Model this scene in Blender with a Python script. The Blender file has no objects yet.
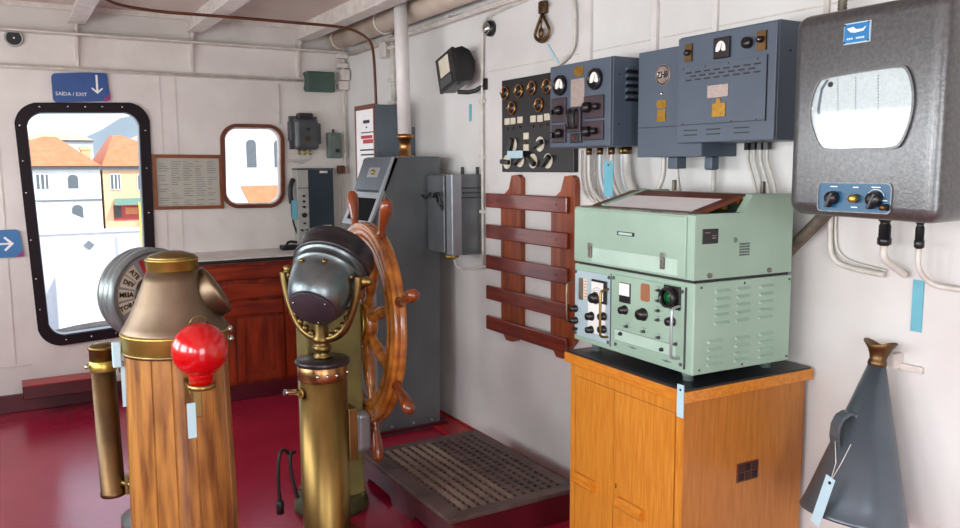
import bpy, bmesh, math, random
from mathutils import Vector, Matrix, Euler
PI = math.pi
sc = bpy.context.scene
COL = sc.collection
random.seed(7)

# ---------------------------------------------------------------- camera
H = 1.55
cam_d = bpy.data.cameras.new('camera'); cam = bpy.data.objects.new('camera', cam_d); COL.objects.link(cam)
cam_d.sensor_width = 36.0; cam_d.lens = 806.0 * 36 / 960; cam_d.clip_start = .05; cam_d.clip_end = 1000
R = Matrix(((0.86070416, 0.06674901, -0.50471072),
            (-0.5090676, 0.10075296, -0.85480935),
            (-0.00620658, 0.99266984, 0.12069825)))
cam.matrix_world = Matrix.Translation((0, 0, H)) @ R.to_4x4()
sc.camera = cam
sc.view_settings.view_transform = 'Standard'; sc.view_settings.look = 'None'
sc.view_settings.gamma = 1; sc.view_settings.use_curve_mapping = False
sc.view_settings.exposure = 0.68

# ---------------------------------------------------------------- world, sun, window light
w = bpy.data.worlds.new('sky'); sc.world = w; w.use_nodes = True
nt = w.node_tree; nt.nodes.clear()
wo = nt.nodes.new('ShaderNodeOutputWorld'); bg = nt.nodes.new('ShaderNodeBackground')
tc = nt.nodes.new('ShaderNodeTexCoord'); sp = nt.nodes.new('ShaderNodeSeparateXYZ'); cr = nt.nodes.new('ShaderNodeValToRGB')
nt.links.new(tc.outputs['Generated'], sp.inputs[0]); nt.links.new(sp.outputs['Z'], cr.inputs[0])
cr.color_ramp.elements[0].position = 0.0; cr.color_ramp.elements[0].color = (.95, .97, 1, 1)
cr.color_ramp.elements[1].position = 0.7; cr.color_ramp.elements[1].color = (.55, .72, 1, 1)
nt.links.new(cr.outputs[0], bg.inputs[0]); bg.inputs[1].default_value = 1.35
nt.links.new(bg.outputs[0], wo.inputs[0])

def sun(name, rot, e, col=(1, .97, .92)):
    l = bpy.data.lights.new(name, 'SUN'); l.energy = e; l.angle = math.radians(2); l.color = col
    o = bpy.data.objects.new(name, l); COL.objects.link(o); o.rotation_euler = rot; return o
sun('sun', (math.radians(48), 0, math.radians(28)), 2.4)

def area(name, loc, target, sx, sy, e, col):
    l = bpy.data.lights.new(name, 'AREA'); l.shape = 'RECTANGLE'; l.size = sx; l.size_y = sy; l.energy = e; l.color = col
    o = bpy.data.objects.new(name, l); COL.objects.link(o); o.location = loc
    o.rotation_euler = (Vector(target) - Vector(loc)).to_track_quat('-Z', 'Y').to_euler(); return o
# daylight entering through the row of bridge windows in the left wall and the doorway behind
WIN_Y = (-.9, .55, 2.0, 3.45, 4.85)
for yy, e in zip(WIN_Y, (30, 30, 24, 19, 17)):
    area('window_daylight', (-1.68, yy, 1.5), (0.6, yy, 1.2), 1.1, .85, e, (.93, .97, 1.0))
area('doorway_daylight', (.2, -1.95, 1.35), (.7, 2, 1.0), 1.3, 1.6, 32, (.94, .97, 1.0))

# ---------------------------------------------------------------- materials
def lin(h):
    if isinstance(h, str):
        c = [int(h[i:i + 2], 16) / 255 for i in (0, 2, 4)]
        return tuple(x / 12.92 if x <= .04045 else ((x + .055) / 1.055) ** 2.4 for x in c)
    return h
MATS = {}
def mat(name, col, rough=.5, metal=0, var=None, scale=8, stretch=(1, 1, 1), detail=4, bump=0, bscale=None, coat=0, emit=None, fac=(.35, .7), alpha=None, trans=0, spec=None):
    m = bpy.data.materials.new(name); m.use_nodes = True; t = m.node_tree; b = t.nodes['Principled BSDF']
    c = lin(col); b.inputs['Base Color'].default_value = (*c, 1)
    b.inputs['Roughness'].default_value = rough; b.inputs['Metallic'].default_value = metal
    if coat: b.inputs['Coat Weight'].default_value = coat; b.inputs['Coat Roughness'].default_value = .08
    if trans: b.inputs['Transmission Weight'].default_value = trans
    if spec is not None: b.inputs['Specular IOR Level'].default_value = spec
    if emit: b.inputs['Emission Color'].default_value = (*lin(emit[0]), 1); b.inputs['Emission Strength'].default_value = emit[1]
    tcn = t.nodes.new('ShaderNodeTexCoord'); mp = t.nodes.new('ShaderNodeMapping'); mp.inputs['Scale'].default_value = stretch
    t.links.new(tcn.outputs['Object'], mp.inputs[0])
    nz = t.nodes.new('ShaderNodeTexNoise'); nz.inputs['Scale'].default_value = scale; nz.inputs['Detail'].default_value = detail
    t.links.new(mp.outputs[0], nz.inputs[0])
    rp = t.nodes.new('ShaderNodeValToRGB'); e = rp.color_ramp.elements
    v = lin(var) if var is not None else tuple(x * .88 for x in c)
    e[0].position = fac[0]; e[0].color = (*v, 1); e[1].position = fac[1]; e[1].color = (*c, 1)
    t.links.new(nz.outputs['Fac'], rp.inputs[0]); t.links.new(rp.outputs[0], b.inputs['Base Color'])
    if bump:
        bp = t.nodes.new('ShaderNodeBump'); bp.inputs['Strength'].default_value = bump; bp.inputs['Distance'].default_value = .01
        n2 = nz
        if bscale:
            n2 = t.nodes.new('ShaderNodeTexNoise'); n2.inputs['Scale'].default_value = bscale; n2.inputs['Detail'].default_value = 3
            t.links.new(mp.outputs[0], n2.inputs[0])
        t.links.new(n2.outputs['Fac'], bp.inputs['Height']); t.links.new(bp.outputs[0], b.inputs['Normal'])
    MATS[name] = m
    return m
M_ = MATS
mat('wall', 'dddcd9', .42, var='cfccc8', scale=2.2, bump=.25, bscale=9, detail=6)
mat('wallfar', 'e0dad4', .45, var='d0c8c2', scale=3, bump=.35, bscale=12, detail=6)
mat('ceil', 'cfc0b6', .5, var='c2b1a8', scale=3, bump=.2, bscale=10)
mat('trimw', 'd9d2cb', .4, var='c4bab2', scale=14, bump=.2, bscale=30)
mat('floor', 'a01c38', .24, var='8e142e', scale=2.5, bump=.1, bscale=14, detail=8, spec=.8)
mat('maroon', '5a0c1c', .4, var='470814', scale=5)
mat('stepred', 'b81e1e', .35, var='8c1820', scale=30)
mat('doorframe', '1a0913', .55, spec=.25, var='140710', scale=12)
mat('mahog', '9c3616', .3, var='6a1a0a', scale=3, stretch=(1, 8, 8), coat=.3)
mat('mahogv', '963416', .3, var='6a1d0c', scale=3, stretch=(8, 8, 1), coat=.3)
mat('rackwood', '84321f', .28, var='5f1f14', scale=4, stretch=(8, 1, 8), coat=.5)
mat('rackup', '9a4614', .38, var='6e2c0c', scale=4, stretch=(8, 8, 1), coat=.2)
mat('oak', 'd08a30', .38, var='bb721c', scale=9, stretch=(14, 14, 1), detail=8, coat=.15, bump=.05)
mat('oakside', 'b9752e', .4, var='a5641f', scale=7, stretch=(10, 10, 1), detail=8, coat=.15)
mat('oakedge', 'd2882c', .35, var='bd701a', scale=9, stretch=(10, 2, 10), coat=.2)
mat('teak', 'b07838', .38, var='6a3c1a', scale=6, stretch=(5, 5, .7), detail=12, coat=.2, bump=.08, fac=(.33, .66))
mat('wheelwood', 'c4782c', .24, var='8e4c16', scale=6, stretch=(1, 3, 3), coat=.6)
mat('handlewood', '8a421c', .25, var='6c3012', scale=8, coat=.5)
mat('grating', '655049', .5, var='4a3835', scale=9, stretch=(1, 1, 1), bump=.3, bscale=40)
mat('gratingworn', '927b6a', .55, var='6c564c', scale=5, bump=.3, bscale=40)
mat('gratingside', '5b3a40', .35, var='46282e', scale=8, coat=.2)
mat('brass', 'c2aa58', .38, .9, var='9c8640', scale=9)
mat('brassd', '97804e', .36, 1, var='75623c', scale=8, stretch=(1, 1, .6), detail=6)
mat('hood', '8c7a68', .42, 1, var='766450', scale=6, detail=6)
mat('bronze', '7a5e3c', .42, 1, var='5e4a36', scale=7, detail=6)
mat('pedbrass', 'a08650', .38, 1, var='7d6238', scale=6, stretch=(2, 2, .5), detail=6)
mat('copper', 'a8885c', .3, 1, var='a87048', scale=8)
mat('olive', '8a8048', .5, .2, var='6a6236', scale=6)
mat('olivedark', '56532e', .5, .3, var='44422a', scale=9)
mat('chrome', 'd2d2d0', .18, 1)
mat('bowl', '828a8c', .32, .9, var='667072', scale=8)
mat('bowldark', '4a4648', .32, .7, var='3c383c', scale=6)
mat('discgrey', '453a42', .5, .1, var='3c333b', scale=4)
mat('redgloss', 'b80306', .2, coat=.5, var='b00306')
mat('steelgrey', '66707a', .34, .5, var='555e66', scale=3, bump=.04)
mat('steeldark', '6a6e6f', .42, .3, var='585c5e', scale=3.5, stretch=(1, 1, .5), detail=6)
mat('steellight', 'a4a9ad', .3, .5, var='94999e', scale=4)
mat('eboxm', '7a7e80', .38, .5, var='5c6064', scale=4, stretch=(1, 1, .5), detail=6)
mat('bluegrey', '4d5866', .45, var='475260', scale=5, bump=.03)
mat('bluegreyside', '5e6b7b', .45, var='566373', scale=5)
mat('hammer', '686868', .3, .65, var='5b5b5c', scale=90, bump=.06, bscale=160, detail=2)
mat('mint', '99b3a0', .4, var='8ea896', scale=5, detail=6, bump=.03)
mat('mintpale', 'a2bfae', .4, var='b0c8b9', scale=8, detail=6)
mat('paleblue', 'a8bdc2', .4, var='9fb4ba', scale=8)
mat('blackb', '1c1a1c', .3, var='151416', scale=10)
mat('black', '151416', .45)
mat('screenblack', '0c0c0e', .85, spec=.15)
mat('blackpanel', '1d1a1b', .35, var='171516', scale=5)
mat('linoleum', '24242a', .3, var='1a1a20', scale=4)
mat('maroonswitch', '3a2830', .35, var='2c1f26', scale=12)
mat('white', 'eeedec', .5, var='e6e5e4')
mat('cream', 'd8d0bc', .4, var='c8bfa8', scale=20)
mat('dialwhite', 'eceae6', .4, var='e2e0dc')
mat('silverplate', 'b3a49c', .4, .3, var='9f8f86', scale=60, stretch=(1, 1, 4))
mat('brassplate', 'a87e30', .35, .7, var='8f6822', scale=60)
mat('cyan', '6fb4c4', .55, var='64a8b8')
mat('paleblueLbl', 'b8d4dc', .5, var='a9c8d2')
mat('signblue', '1c4a8c', .35, var='194484')
mat('signcyan', '186ca8', .35, var='1666a0')
mat('magenta', '93206c', .4)
mat('radarblue', '0c5478', .35, var='0a4b6c', scale=6)
mat('plateblue', '1478b4', .35, var='0f6ca4', scale=6)
mat('conduit', 'd6d2ca', .38, var='bdb7ae', scale=18)
mat('conduitblue', 'ccd6dc', .38, var='bcc6cc', scale=18)
mat('pipewhite', 'e2dedb', .3, var='d4cfcb', scale=6, bump=.08)
mat('ductcream', 'd0c0b0', .4, var='bca894', scale=7)
mat('copperpipe', '6c3c26', .4, .3, var='57301e', scale=12)
mat('greenbox', '42584e', .45, var='3a4e45', scale=8)
mat('greygreen', '6c7a74', .45, var='5a6862', scale=12)
mat('darkgrey', '55585a', .4, .3, var='484b4d', scale=8)
mat('vhf', '24343f', .45, var='1e2c36', scale=5)
mat('vhfpanel', 'a7a8a2', .45, var='999a94', scale=9)
mat('frameorange', '8a4a20', .35, var='6e3814', scale=9, stretch=(1, 1, 1))
mat('framecopper', '6e3a22', .35, var='5e2a1a', scale=14)
mat('paperdoc', 'b3b0a4', .5, var='a9a598', scale=6)
mat('paper', 'd4dcdc', .5, var='c6cfd0', scale=120, bump=.1)
mat('redprint', 'b02428', .5)
mat('rubber', '191719', .5)
mat('hose', '837a6a', .4, .3, var='554e46', scale=20)
mat('teleg', '8c9494', .3, .55, var='767e7e', scale=8)
mat('telegdial', '8f9292', .5, var='82868a', scale=9)
mat('greenglass', '1f6a3a', .15, var='0f4a26', scale=30)
mat('browntag', '96603e', .5)
mat('extwhite', 'dedcda', .7, var='d6d4d2')
mat('extshade', 'd6d6da', .7)
mat('extpeach', 'e2bc92', .7, var='dcb48a')
mat('bulwark', 'bebec2', .7, var='b6b6ba')
mat('extroof', 'd0845a', .7, var='c67648', scale=3)
mat('extgrey', '6c7074', .7)
mat('extgreen', '6f9484', .7)
mat('extred', 'b84a48', .7)
mat('extglass', '5c6468', .3)
mat('hill', '7c8484', .9, var='868e90', scale=.1)
mat('quay', 'd9d8d4', .8)
mat('extdark', '3a3634', .6, var='504a46', scale=6)
mat('yellowpost', 'e0c83c', .6)
g = bpy.data.materials.new('glass'); g.use_nodes = True; _t = g.node_tree; _t.nodes.clear()
_o = _t.nodes.new('ShaderNodeOutputMaterial'); _mx = _t.nodes.new('ShaderNodeMixShader'); _tr = _t.nodes.new('ShaderNodeBsdfTransparent'); _gl = _t.nodes.new('ShaderNodeBsdfGlossy'); _f = _t.nodes.new('ShaderNodeFresnel')
_gl.inputs['Roughness'].default_value = .03; _f.inputs[0].default_value = 1.45
_t.links.new(_f.outputs[0], _mx.inputs[0]); _t.links.new(_tr.outputs[0], _mx.inputs[1]); _t.links.new(_gl.outputs[0], _mx.inputs[2]); _t.links.new(_mx.outputs[0], _o.inputs[0])
M_['glass'] = g

# ---------------------------------------------------------------- mesh builder
def wloc(o):
    v = Vector((0, 0, 0))
    while o: v += o.location; o = o.parent
    return v
def basis(axis):
    a = Vector(axis).normalized(); h = Vector((0, 0, 1)) if abs(a.z) < .95 else Vector((1, 0, 0))
    u = h.cross(a).normalized(); v = a.cross(u); return a, u, v
class MB:
    def __init__(s): s.bm = bmesh.new(); s.mi = 0; s.mats = []
    def m(s, name):
        if name not in s.mats: s.mats.append(name)
        s.mi = s.mats.index(name); return s
    def _f(s, vs, smooth=False):
        try: f = s.bm.faces.new(vs)
        except ValueError: return None
        f.material_index = s.mi; f.smooth = smooth; return f
    def box(s, x0, x1, y0, y1, z0, z1, bev=0, rot=None, seg=2):
        b = bmesh.new(); bmesh.ops.create_cube(b, size=1)
        c = Vector(((x0 + x1) / 2, (y0 + y1) / 2, (z0 + z1) / 2))
        for v in b.verts:
            v.co = Vector((v.co.x * (x1 - x0), v.co.y * (y1 - y0), v.co.z * (z1 - z0)))
        if bev: bmesh.ops.bevel(b, geom=b.edges[:] , offset=bev, segments=seg, affect='EDGES', profile=.5)
        for v in b.verts:
            if rot: v.co = rot @ v.co
            v.co += c
        s.merge(b, bev > 0); return s
    def merge(s, b, smooth=False):
        vm = {v: s.bm.verts.new(v.co) for v in b.verts}
        for f in b.faces: s._f([vm[v] for v in f.verts], f.smooth or (smooth and len(f.verts) == 4 and f.calc_area() < 1e-4 and False))
        b.free(); return s
    def lathe(s, prof, o=(0, 0, 0), axis=(0, 0, 1), n=32, smooth=True, cap=True, arc=None):
        a, u, v = basis(axis); o = Vector(o); rings = []
        for r, h in prof:
            if r < 1e-6: rings.append([s.bm.verts.new(o + a * h)]); continue
            rings.append([s.bm.verts.new(o + a * h + (u * math.cos(2 * PI * k / n) + v * math.sin(2 * PI * k / n)) * r) for k in range(n)])
        for A, B in zip(rings, rings[1:]):
            for k in range(n):
                k2 = (k + 1) % n
                if len(A) == 1 and len(B) == 1: continue
                if len(A) == 1: s._f([A[0], B[k2], B[k]][::-1] if False else [A[0], B[k], B[k2]], smooth)
                elif len(B) == 1: s._f([A[k], A[k2], B[0]], smooth)
                else: s._f([A[k], A[k2], B[k2], B[k]], smooth)
        if cap:
            if len(rings[0]) > 1: s._f(rings[0][::-1])
            if len(rings[-1]) > 1: s._f(rings[-1])
        return s
    def cyl(s, p0, p1, r0, r1=None, n=20, smooth=True):
        p0 = Vector(p0); p1 = Vector(p1); L = (p1 - p0).length
        return s.lathe([(r0, 0), (r1 if r1 is not None else r0, L)], p0, p1 - p0, n, smooth)
    def sph(s, c, r, n=24, sc_=(1, 1, 1)):
        c = Vector(c); b = bmesh.new(); bmesh.ops.create_uvsphere(b, u_segments=n, v_segments=n // 2, radius=r)
        for v in b.verts: v.co = Vector((v.co.x * sc_[0], v.co.y * sc_[1], v.co.z * sc_[2])) + c
        for f in b.faces: f.smooth = True
        return s.merge(b)
    def tube(s, pts, r, n=10, smoothpts=0, closed=False, rad=None):
        P = [Vector(p) for p in pts]
        for _ in range(smoothpts):
            Q = [P[0]]
            for a, b in zip(P, P[1:]): Q += [a * .75 + b * .25, a * .25 + b * .75]
            Q.append(P[-1]); P = Q
        rings = []; prev = None; N = len(P)
        for i, p in enumerate(P):
            if closed: d = (P[(i + 1) % N] - P[i - 1]).normalized()
            else: d = (P[min(i + 1, N - 1)] - P[max(i - 1, 0)]).normalized()
            if prev is None: _, u, v = basis(d)
            else:
                u = (prev - d * prev.dot(d)).normalized(); v = d.cross(u)
            prev = u
            rr = rad[i] if rad else r
            rings.append([s.bm.verts.new(p + (u * math.cos(2 * PI * k / n) + v * math.sin(2 * PI * k / n)) * rr) for k in range(n)])
        pairs = list(zip(rings, rings[1:])) + ([(rings[-1], rings[0])] if closed else [])
        for A, B in pairs:
            for k in range(n): s._f([A[k], A[(k + 1) % n], B[(k + 1) % n], B[k]], True)
        if not closed: s._f(rings[0][::-1]); s._f(rings[-1])
        return s
    def prism(s, poly, f, d, holes=()):
        """poly in 2D; f(a,b,t) maps to world; thickness t from 0 to d"""
        def loop(pl, t): return [s.bm.verts.new(f(a, b, t)) for a, b in pl]
        if not holes:
            A = loop(poly, 0); B = loop(poly, d); s._f(A[::-1]); s._f(B)
            for k in range(len(A)): s._f([A[k], A[(k + 1) % len(A)], B[(k + 1) % len(A)], B[k]])
            return s
        for t in (0, d):
            b = bmesh.new(); es = []
            for pl in (poly, *holes):
                vs = [b.verts.new((p[0], p[1], 0)) for p in pl]
                es += [b.edges.new((vs[k], vs[(k + 1) % len(vs)])) for k in range(len(vs))]
            bmesh.ops.triangle_fill(b, use_beauty=True, use_dissolve=False, edges=es)
            for v in b.verts: v.co = Vector(f(v.co.x, v.co.y, t))
            s.merge(b)
        for pl in (poly, *holes):
            A = loop(pl, 0); B = loop(pl, d)
            for k in range(len(A)): s._f([A[k], A[(k + 1) % len(A)], B[(k + 1) % len(A)], B[k]])
        return s
    def build(s, name, m=None, parent=None, recalc=True, kind=None):
        if recalc:
            bmesh.ops.remove_doubles(s.bm, verts=s.bm.verts, dist=1e-5)
            bmesh.ops.recalc_face_normals(s.bm, faces=s.bm.faces)
        me = bpy.data.meshes.new(name)
        if parent is None:
            xs = [v.co for v in s.bm.verts]
            o0 = Vector(((min(c.x for c in xs) + max(c.x for c in xs)) / 2, (min(c.y for c in xs) + max(c.y for c in xs)) / 2, min(c.z for c in xs)))
        else: o0 = wloc(parent)
        for v in s.bm.verts: v.co -= o0
        s.bm.to_mesh(me); s.bm.free()
        for mm in ([m] if m else s.mats): me.materials.append(M_[mm])
        if m and s.mats:
            for p in me.polygons: p.material_index = 0
        o = bpy.data.objects.new(name, me); COL.objects.link(o)
        if parent is None: o.location = o0
        else: o.parent = parent
        if kind: o['kind'] = kind
        return o
def tag(o, label=None, cat=None, group=None, kind=None):
    if label: o['label'] = label
    if cat: o['category'] = cat
    if group: o['group'] = group
    if kind: o['kind'] = kind
    return o
def thing(name, loc, label, cat, group=None):
    o = bpy.data.objects.new(name, None); COL.objects.link(o); o.location = loc; o.empty_display_size = .05
    return tag(o, label, cat, group)
def copy_tree(o, parent=None):
    c = o.copy(); COL.objects.link(c)
    if parent: c.parent = parent
    for ch in [x for x in bpy.data.objects if x.parent == o]: copy_tree(ch, c)
    return c
def rrect(x0, x1, y0, y1, r, n=6):
    P = []
    for cx, cy, a0 in ((x1 - r, y1 - r, 0), (x0 + r, y1 - r, 90), (x0 + r, y0 + r, 180), (x1 - r, y0 + r, 270)):
        for k in range(n + 1):
            a = math.radians(a0 + 90 * k / n); P.append((cx + r * math.cos(a), cy + r * math.sin(a)))
    return P
def inset_scale(P, sx, sy, cx, cy): return [((x - cx) * sx + cx, (y - cy) * sy + cy) for x, y in P]
# facing frames: FX -> surface looks towards -X, a = Y, b = Z ; FY -> surface looks towards -Y, a = X, b = Z
def FX(x): return lambda a, b, t: (x - t, a, b)
def FY(y): return lambda a, b, t: (a, y - t, b)
ROTX = Matrix(((0, 0, -1), (-1, 0, 0), (0, 1, 0))).to_4x4()      # text on a face looking to -X
ROTY = Matrix(((1, 0, 0), (0, 0, -1), (0, 1, 0))).to_4x4()       # text on a face looking to -Y
def text(s, name, loc, size, rot, m, parent=None, extra=None, bold=0, align='CENTER', ext=.0006):
    cu = bpy.data.curves.new('t', 'FONT'); cu.body = s; cu.size = size; cu.align_x = align; cu.align_y = 'CENTER'; cu.extrude = ext; cu.offset = bold; cu.resolution_u = 2
    o = bpy.data.objects.new('t', cu); COL.objects.link(o)
    me = bpy.data.meshes.new_from_object(o); bpy.data.objects.remove(o)
    Mx = rot @ extra if extra else rot
    me.transform(Mx.to_4x4()); 
    o = bpy.data.objects.new(name, me); COL.objects.link(o); me.materials.clear(); me.materials.append(M_[m])
    l = Vector(loc)
    if parent: l = l - wloc(parent); o.parent = parent
    o.location = l
    return o

# ================================================================ SETTING
XR, YF, ZC, XL, YB = 2.3, 5.86, 2.56, -1.4, -1.7
def S(mb, name, m=None): return mb.build(name, m, kind='structure')
S(MB().box(XL - .1, XR + .1, YB - .1, YF + .1, -.1, 0), 'floor', 'floor')
S(MB().box(XL - .1, XR + .1, YB - .1, YF + .1, ZC, ZC + .08), 'ceiling', 'ceil')
S(MB().box(XR, XR + .08, YB, YF + .08, 0, ZC), 'wall_right', 'wall')
S(MB().prism([(XL, 0), (XR, 0), (XR, ZC), (XL, ZC)], FY(YB), .06, [rrect(-.5, .9, .05, 2.05, .12)]), 'wall_back', 'wall')
S(MB().prism([(YB, 0), (YF, 0), (YF, ZC), (YB, ZC)], FX(XL), .06, [rrect(y - .55, y + .55, 1.05, 1.92, .1) for y in WIN_Y]), 'wall_left', 'wall')
# far wall with the door opening and the window opening
def quad_r(p, r, n=6):
    """rounded quadrilateral from 4 corners (tl,tr,br,bl)"""
    out = []
    for i in range(4):
        a, b, c = Vector(p[i - 1]), Vector(p[i]), Vector(p[(i + 1) % 4])
        u = (a - b).normalized(); v = (c - b).normalized(); s0 = b + u * r; s1 = b + v * r
        for k in range(n + 1):
            t = k / n; q = s0 * (1 - t) ** 2 + b * 2 * t * (1 - t) * .62 + (s0 + s1) * .38 * t * (1 - t) + s1 * t * t
            out.append((q.x, q.y))
    return out
DO = [(.092, 1.958), (.888, 1.985), (.868, .43), (.145, .395)]
DI = [(.158, 1.9), (.822, 1.92), (.806, .492), (.205, .462)]
WO = [(1.345, 1.857), (1.802, 1.857), (1.787, 1.256), (1.335, 1.262)]
WI = [(1.373, 1.832), (1.776, 1.832), (1.762, 1.284), (1.362, 1.288)]
door_hole = quad_r([(.15, 1.908), (.83, 1.928), (.814, .484), (.197, .454)], .09)
win_hole = quad_r([(1.37, 1.835), (1.779, 1.835), (1.765, 1.281), (1.359, 1.285)], .075)
S(MB().prism([(XL, 0), (XR, 0), (XR, ZC), (XL, ZC)], FY(YF + .06), .06, [door_hole, win_hole]), 'wall_far', 'wallfar')
d = S(MB().prism(quad_r(DO, .12), FY(YF), .018, [quad_r(DI, .085)]), 'door_1', 'doorframe')
MB().prism(quad_r(inset_scale(DI, 1.035, 1.012, .5, 1.2), .09), FY(YF + .07), .075, [quad_r(inset_scale(DI, .985, .992, .5, 1.2), .08)]).build('inner_rim', 'steelgrey', d)
bo = None
for k, (x, z) in enumerate([(.24, 1.937), (.4, 1.943), (.5, 1.945), (.6, 1.948), (.72, 1.95), (.125, 1.82), (.128, 1.6), (.133, 1.4), (.14, 1.1), (.152, .85), (.162, .65), (.855, 1.8), (.85, 1.55), (.848, 1.25), (.845, 1.0), (.842, .75), (.3, .437), (.45, .442), (.6, .449), (.74, .455)]):
    if bo is None:
        bo = MB().lathe([(.0001, 0), (.007, 0), (.006, .004), (0, .006)], (x, YF - .018, z), (0, -1, 0), 10).build('bolt', 'chrome', d); b0 = Vector((x, 0, z))
    else:
        c = bo.copy(); COL.objects.link(c); c.location = bo.location + Vector((x, 0, z)) - b0
wn = S(MB().prism(quad_r(WO, .1), FY(YF), .022, [quad_r(WI, .075)]), 'window_1', 'framecopper')
MB().prism(quad_r(inset_scale(WI, 1.01, 1.01, 1.57, 1.56), .08), FY(YF + .05), .055, [quad_r(inset_scale(WI, .955, .965, 1.57, 1.56), .07)]).build('inner_rim', 'trimw', wn)
MB().prism(quad_r(inset_scale(WI, .97, .97, 1.57, 1.56), .07), FY(YF + .035), .006).build('pane', 'glass', wn)
S(MB().box(XL, .95, YF - .03, YF, 0, .115, .004), 'baseboard_far', 'maroon')
S(MB().box(2.13, XR, 2.6, 5.3, 0, .012).box(XR - .012, XR, YB, YF - .03, 0, .02), 'baseboard_right', 'stepred')
# wall stiffeners, rails, ceiling beams
n = 1
def trim(mb, m='trimw'):
    global n
    o = S(mb, 'trim_%d' % n, m); n += 1; return o
trim(MB().box(XL, XR, YF - .02, YF, 2.165, 2.195, .004), 'trimw')
trim(MB().box(XL, XR, YF - .10, YF, 2.385, 2.395))
trim(MB().box(XR - .008, XR, YB, YF, 2.40, 2.412))
for xb in (.47, 1.175, 1.92):
    trim(MB().prism([(YF, 2.18), (YF - .012, 2.18), (YF - .04, 2.38), (YF - .16, ZC), (YF, ZC)], lambda a, b, t, xb=xb: (xb - .009 + t, a, b), .018))
    trim(MB().box(xb - .01, xb + .01, YB, YF - .1, ZC - .11, ZC).box(xb - .05, xb + .05, YB, YF - .14, ZC - .115, ZC - .105))
trim(MB().box(XL, XR, YF - .11, YF - .1, ZC - .03, ZC))
for zz, xx in ((1.87, 0.96), (1.87, 1.06)): trim(MB().box(xx, xx + .005, YF - .003, YF, .3, 2.16))
trim(MB().box(XL, .09, YF - .004, YF, .29, .3).box(.0, .006, YF - .004, YF, .3, 2.0))
trim(MB().box(XR - .005, XR, 1.6, 3.8, 2.05, 2.055))
# a vertical flat conduit strip between the clinometer and the boxes, and slim wall seams
trim(MB().box(XR - .018, XR, 2.9, 2.955, 1.95, 2.41, .003).box(XR - .01, XR, 2.955, 2.985, 1.95, 2.41), 'pipewhite')
trim(MB().box(XR - .018, XR, 2.478, 2.51, 1.95, 2.41, .003), 'pipewhite')
trim(MB().box(XR - .012, XR, 2.165, 2.19, 1.95, 2.41, .003), 'pipewhite')
trim(MB().box(XR - .010, XR, 1.70, 1.72, 1.95, 2.41, .003), 'conduit')

# ================================================================ OUTSIDE (seen through the doorway and window)
ZG = -5.5
q = MB().box(-30, 70, 14, 160, ZG - .4, ZG).build('quay_ground', 'quay'); tag(q, kind='structure')
def house(name, x0, x1, y0, y1, ze, zr, ridge, wm, label, rm='extroof'):
    h = thing(name, ((x0 + x1) / 2, (y0 + y1) / 2, ZG), label, 'house')
    MB().box(x0, x1, y0, y1, ZG, ze).build('wall', wm, h)
    rx0, rx1 = ridge; ym = (y0 + y1) / 2; b = MB()
    e = .35; A = [b.bm.verts.new(p) for p in ((x0 - .04, y0 - e, ze - .02), (x1 + .04, y0 - e, ze - .02), (x1 + .04, y1 + e, ze - .02), (x0 - .04, y1 + e, ze - .02), (rx0, ym - 1, zr), (rx1, ym - 1, zr), (rx1, ym + 1, zr), (rx0, ym + 1, zr))]
    for f in ((0, 1, 5, 4), (1, 2, 6, 5), (2, 3, 7, 6), (3, 0, 4, 7), (4, 5, 6, 7), (3, 2, 1, 0)): b._f([A[i] for i in f])
    b.build('roof', rm, h)
    MB().box(x0 - .05, x1 + .05, y0 - .2, y0, ze - .22, ze - .05).build('eaves', 'extgrey', h)
    return h
def hwin(h, x, y, z, wd, ht, arch=False):
    pl = [(x - wd / 2, z - ht / 2), (x + wd / 2, z - ht / 2)]
    if arch: pl += [(x + wd / 2 * math.cos(a), z + ht / 2 + wd * .4 * math.sin(a)) for a in [PI * k / 8 for k in range(9)]]
    else: pl += [(x + wd / 2, z + ht / 2), (x - wd / 2, z + ht / 2)]
    cxx, czz = x, z + (.1 if arch else 0)
    fr = MB().prism(inset_scale(pl, 1.22, 1.15, cxx, czz), FY(y), .06).build('window', 'extshade', h)
    g_ = MB().prism(pl, FY(y - .06), .02)
    if not arch: pass
    g_.build('pane', 'extglass', fr)
    if not arch:
        for sx in (-1, 1):
            MB().box(x + sx * wd * .2 - .05 * wd, x + sx * wd * .2 + .05 * wd + .02, y - .12, y - .08, z - ht / 2, z + ht / 2).build('shutter', 'extwhite', fr)
hA = house('harbour_house', -2.5, 4.34, 45, 52, 1.7, 3.2, (2.0, 2.6), 'extwhite', 'white harbour house with an orange tiled roof, left one seen through the doorway')
hwin(hA, 1.74, 45, .92, .5, .7); hwin(hA, 3.08, 45, .82, .46, .5, True); hwin(hA, 1.8, 45, -.75, .5, .5, True); hwin(hA, 3.2, 45, -.75, .5, .6, True)
MB().box(-2.5, 4.34, 44.93, 45, -.06, .02).build('string_course', 'extgrey', hA)
hB = house('harbour_house', 4.45, 9.5, 45, 52, 1.68, 3.3, (5.3, 5.7), 'extpeach', 'peach harbour house with an orange roof and green awning, seen through the doorway')
hwin(hB, 5.02, 45, .87, .42, .72); hwin(hB, 6.3, 45, .82, .42, .72)
MB().prism([(4.9, .02), (6.62, .02), (6.75, -.3), (4.85, -.3)], lambda a, b, t: (a, 44.9 - (0.02 - b) * 2 - t, b), .05).build('awning', 'extgreen', hB)
MB().box(4.85, 6.7, 44.94, 45, -1.1, -.3).build('shop_front', 'extred', hB)
MB().box(4.86, 5.2, 44.9, 44.94, -.95, -.35).box(6.1, 6.25, 44.9, 44.94, -.95, -.4).build('shop_door', 'extdark', hB)
MB().box(5.4, 6.0, 44.9, 44.94, -.8, -.45).build('shop_display', 'extroof', hB)
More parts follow.
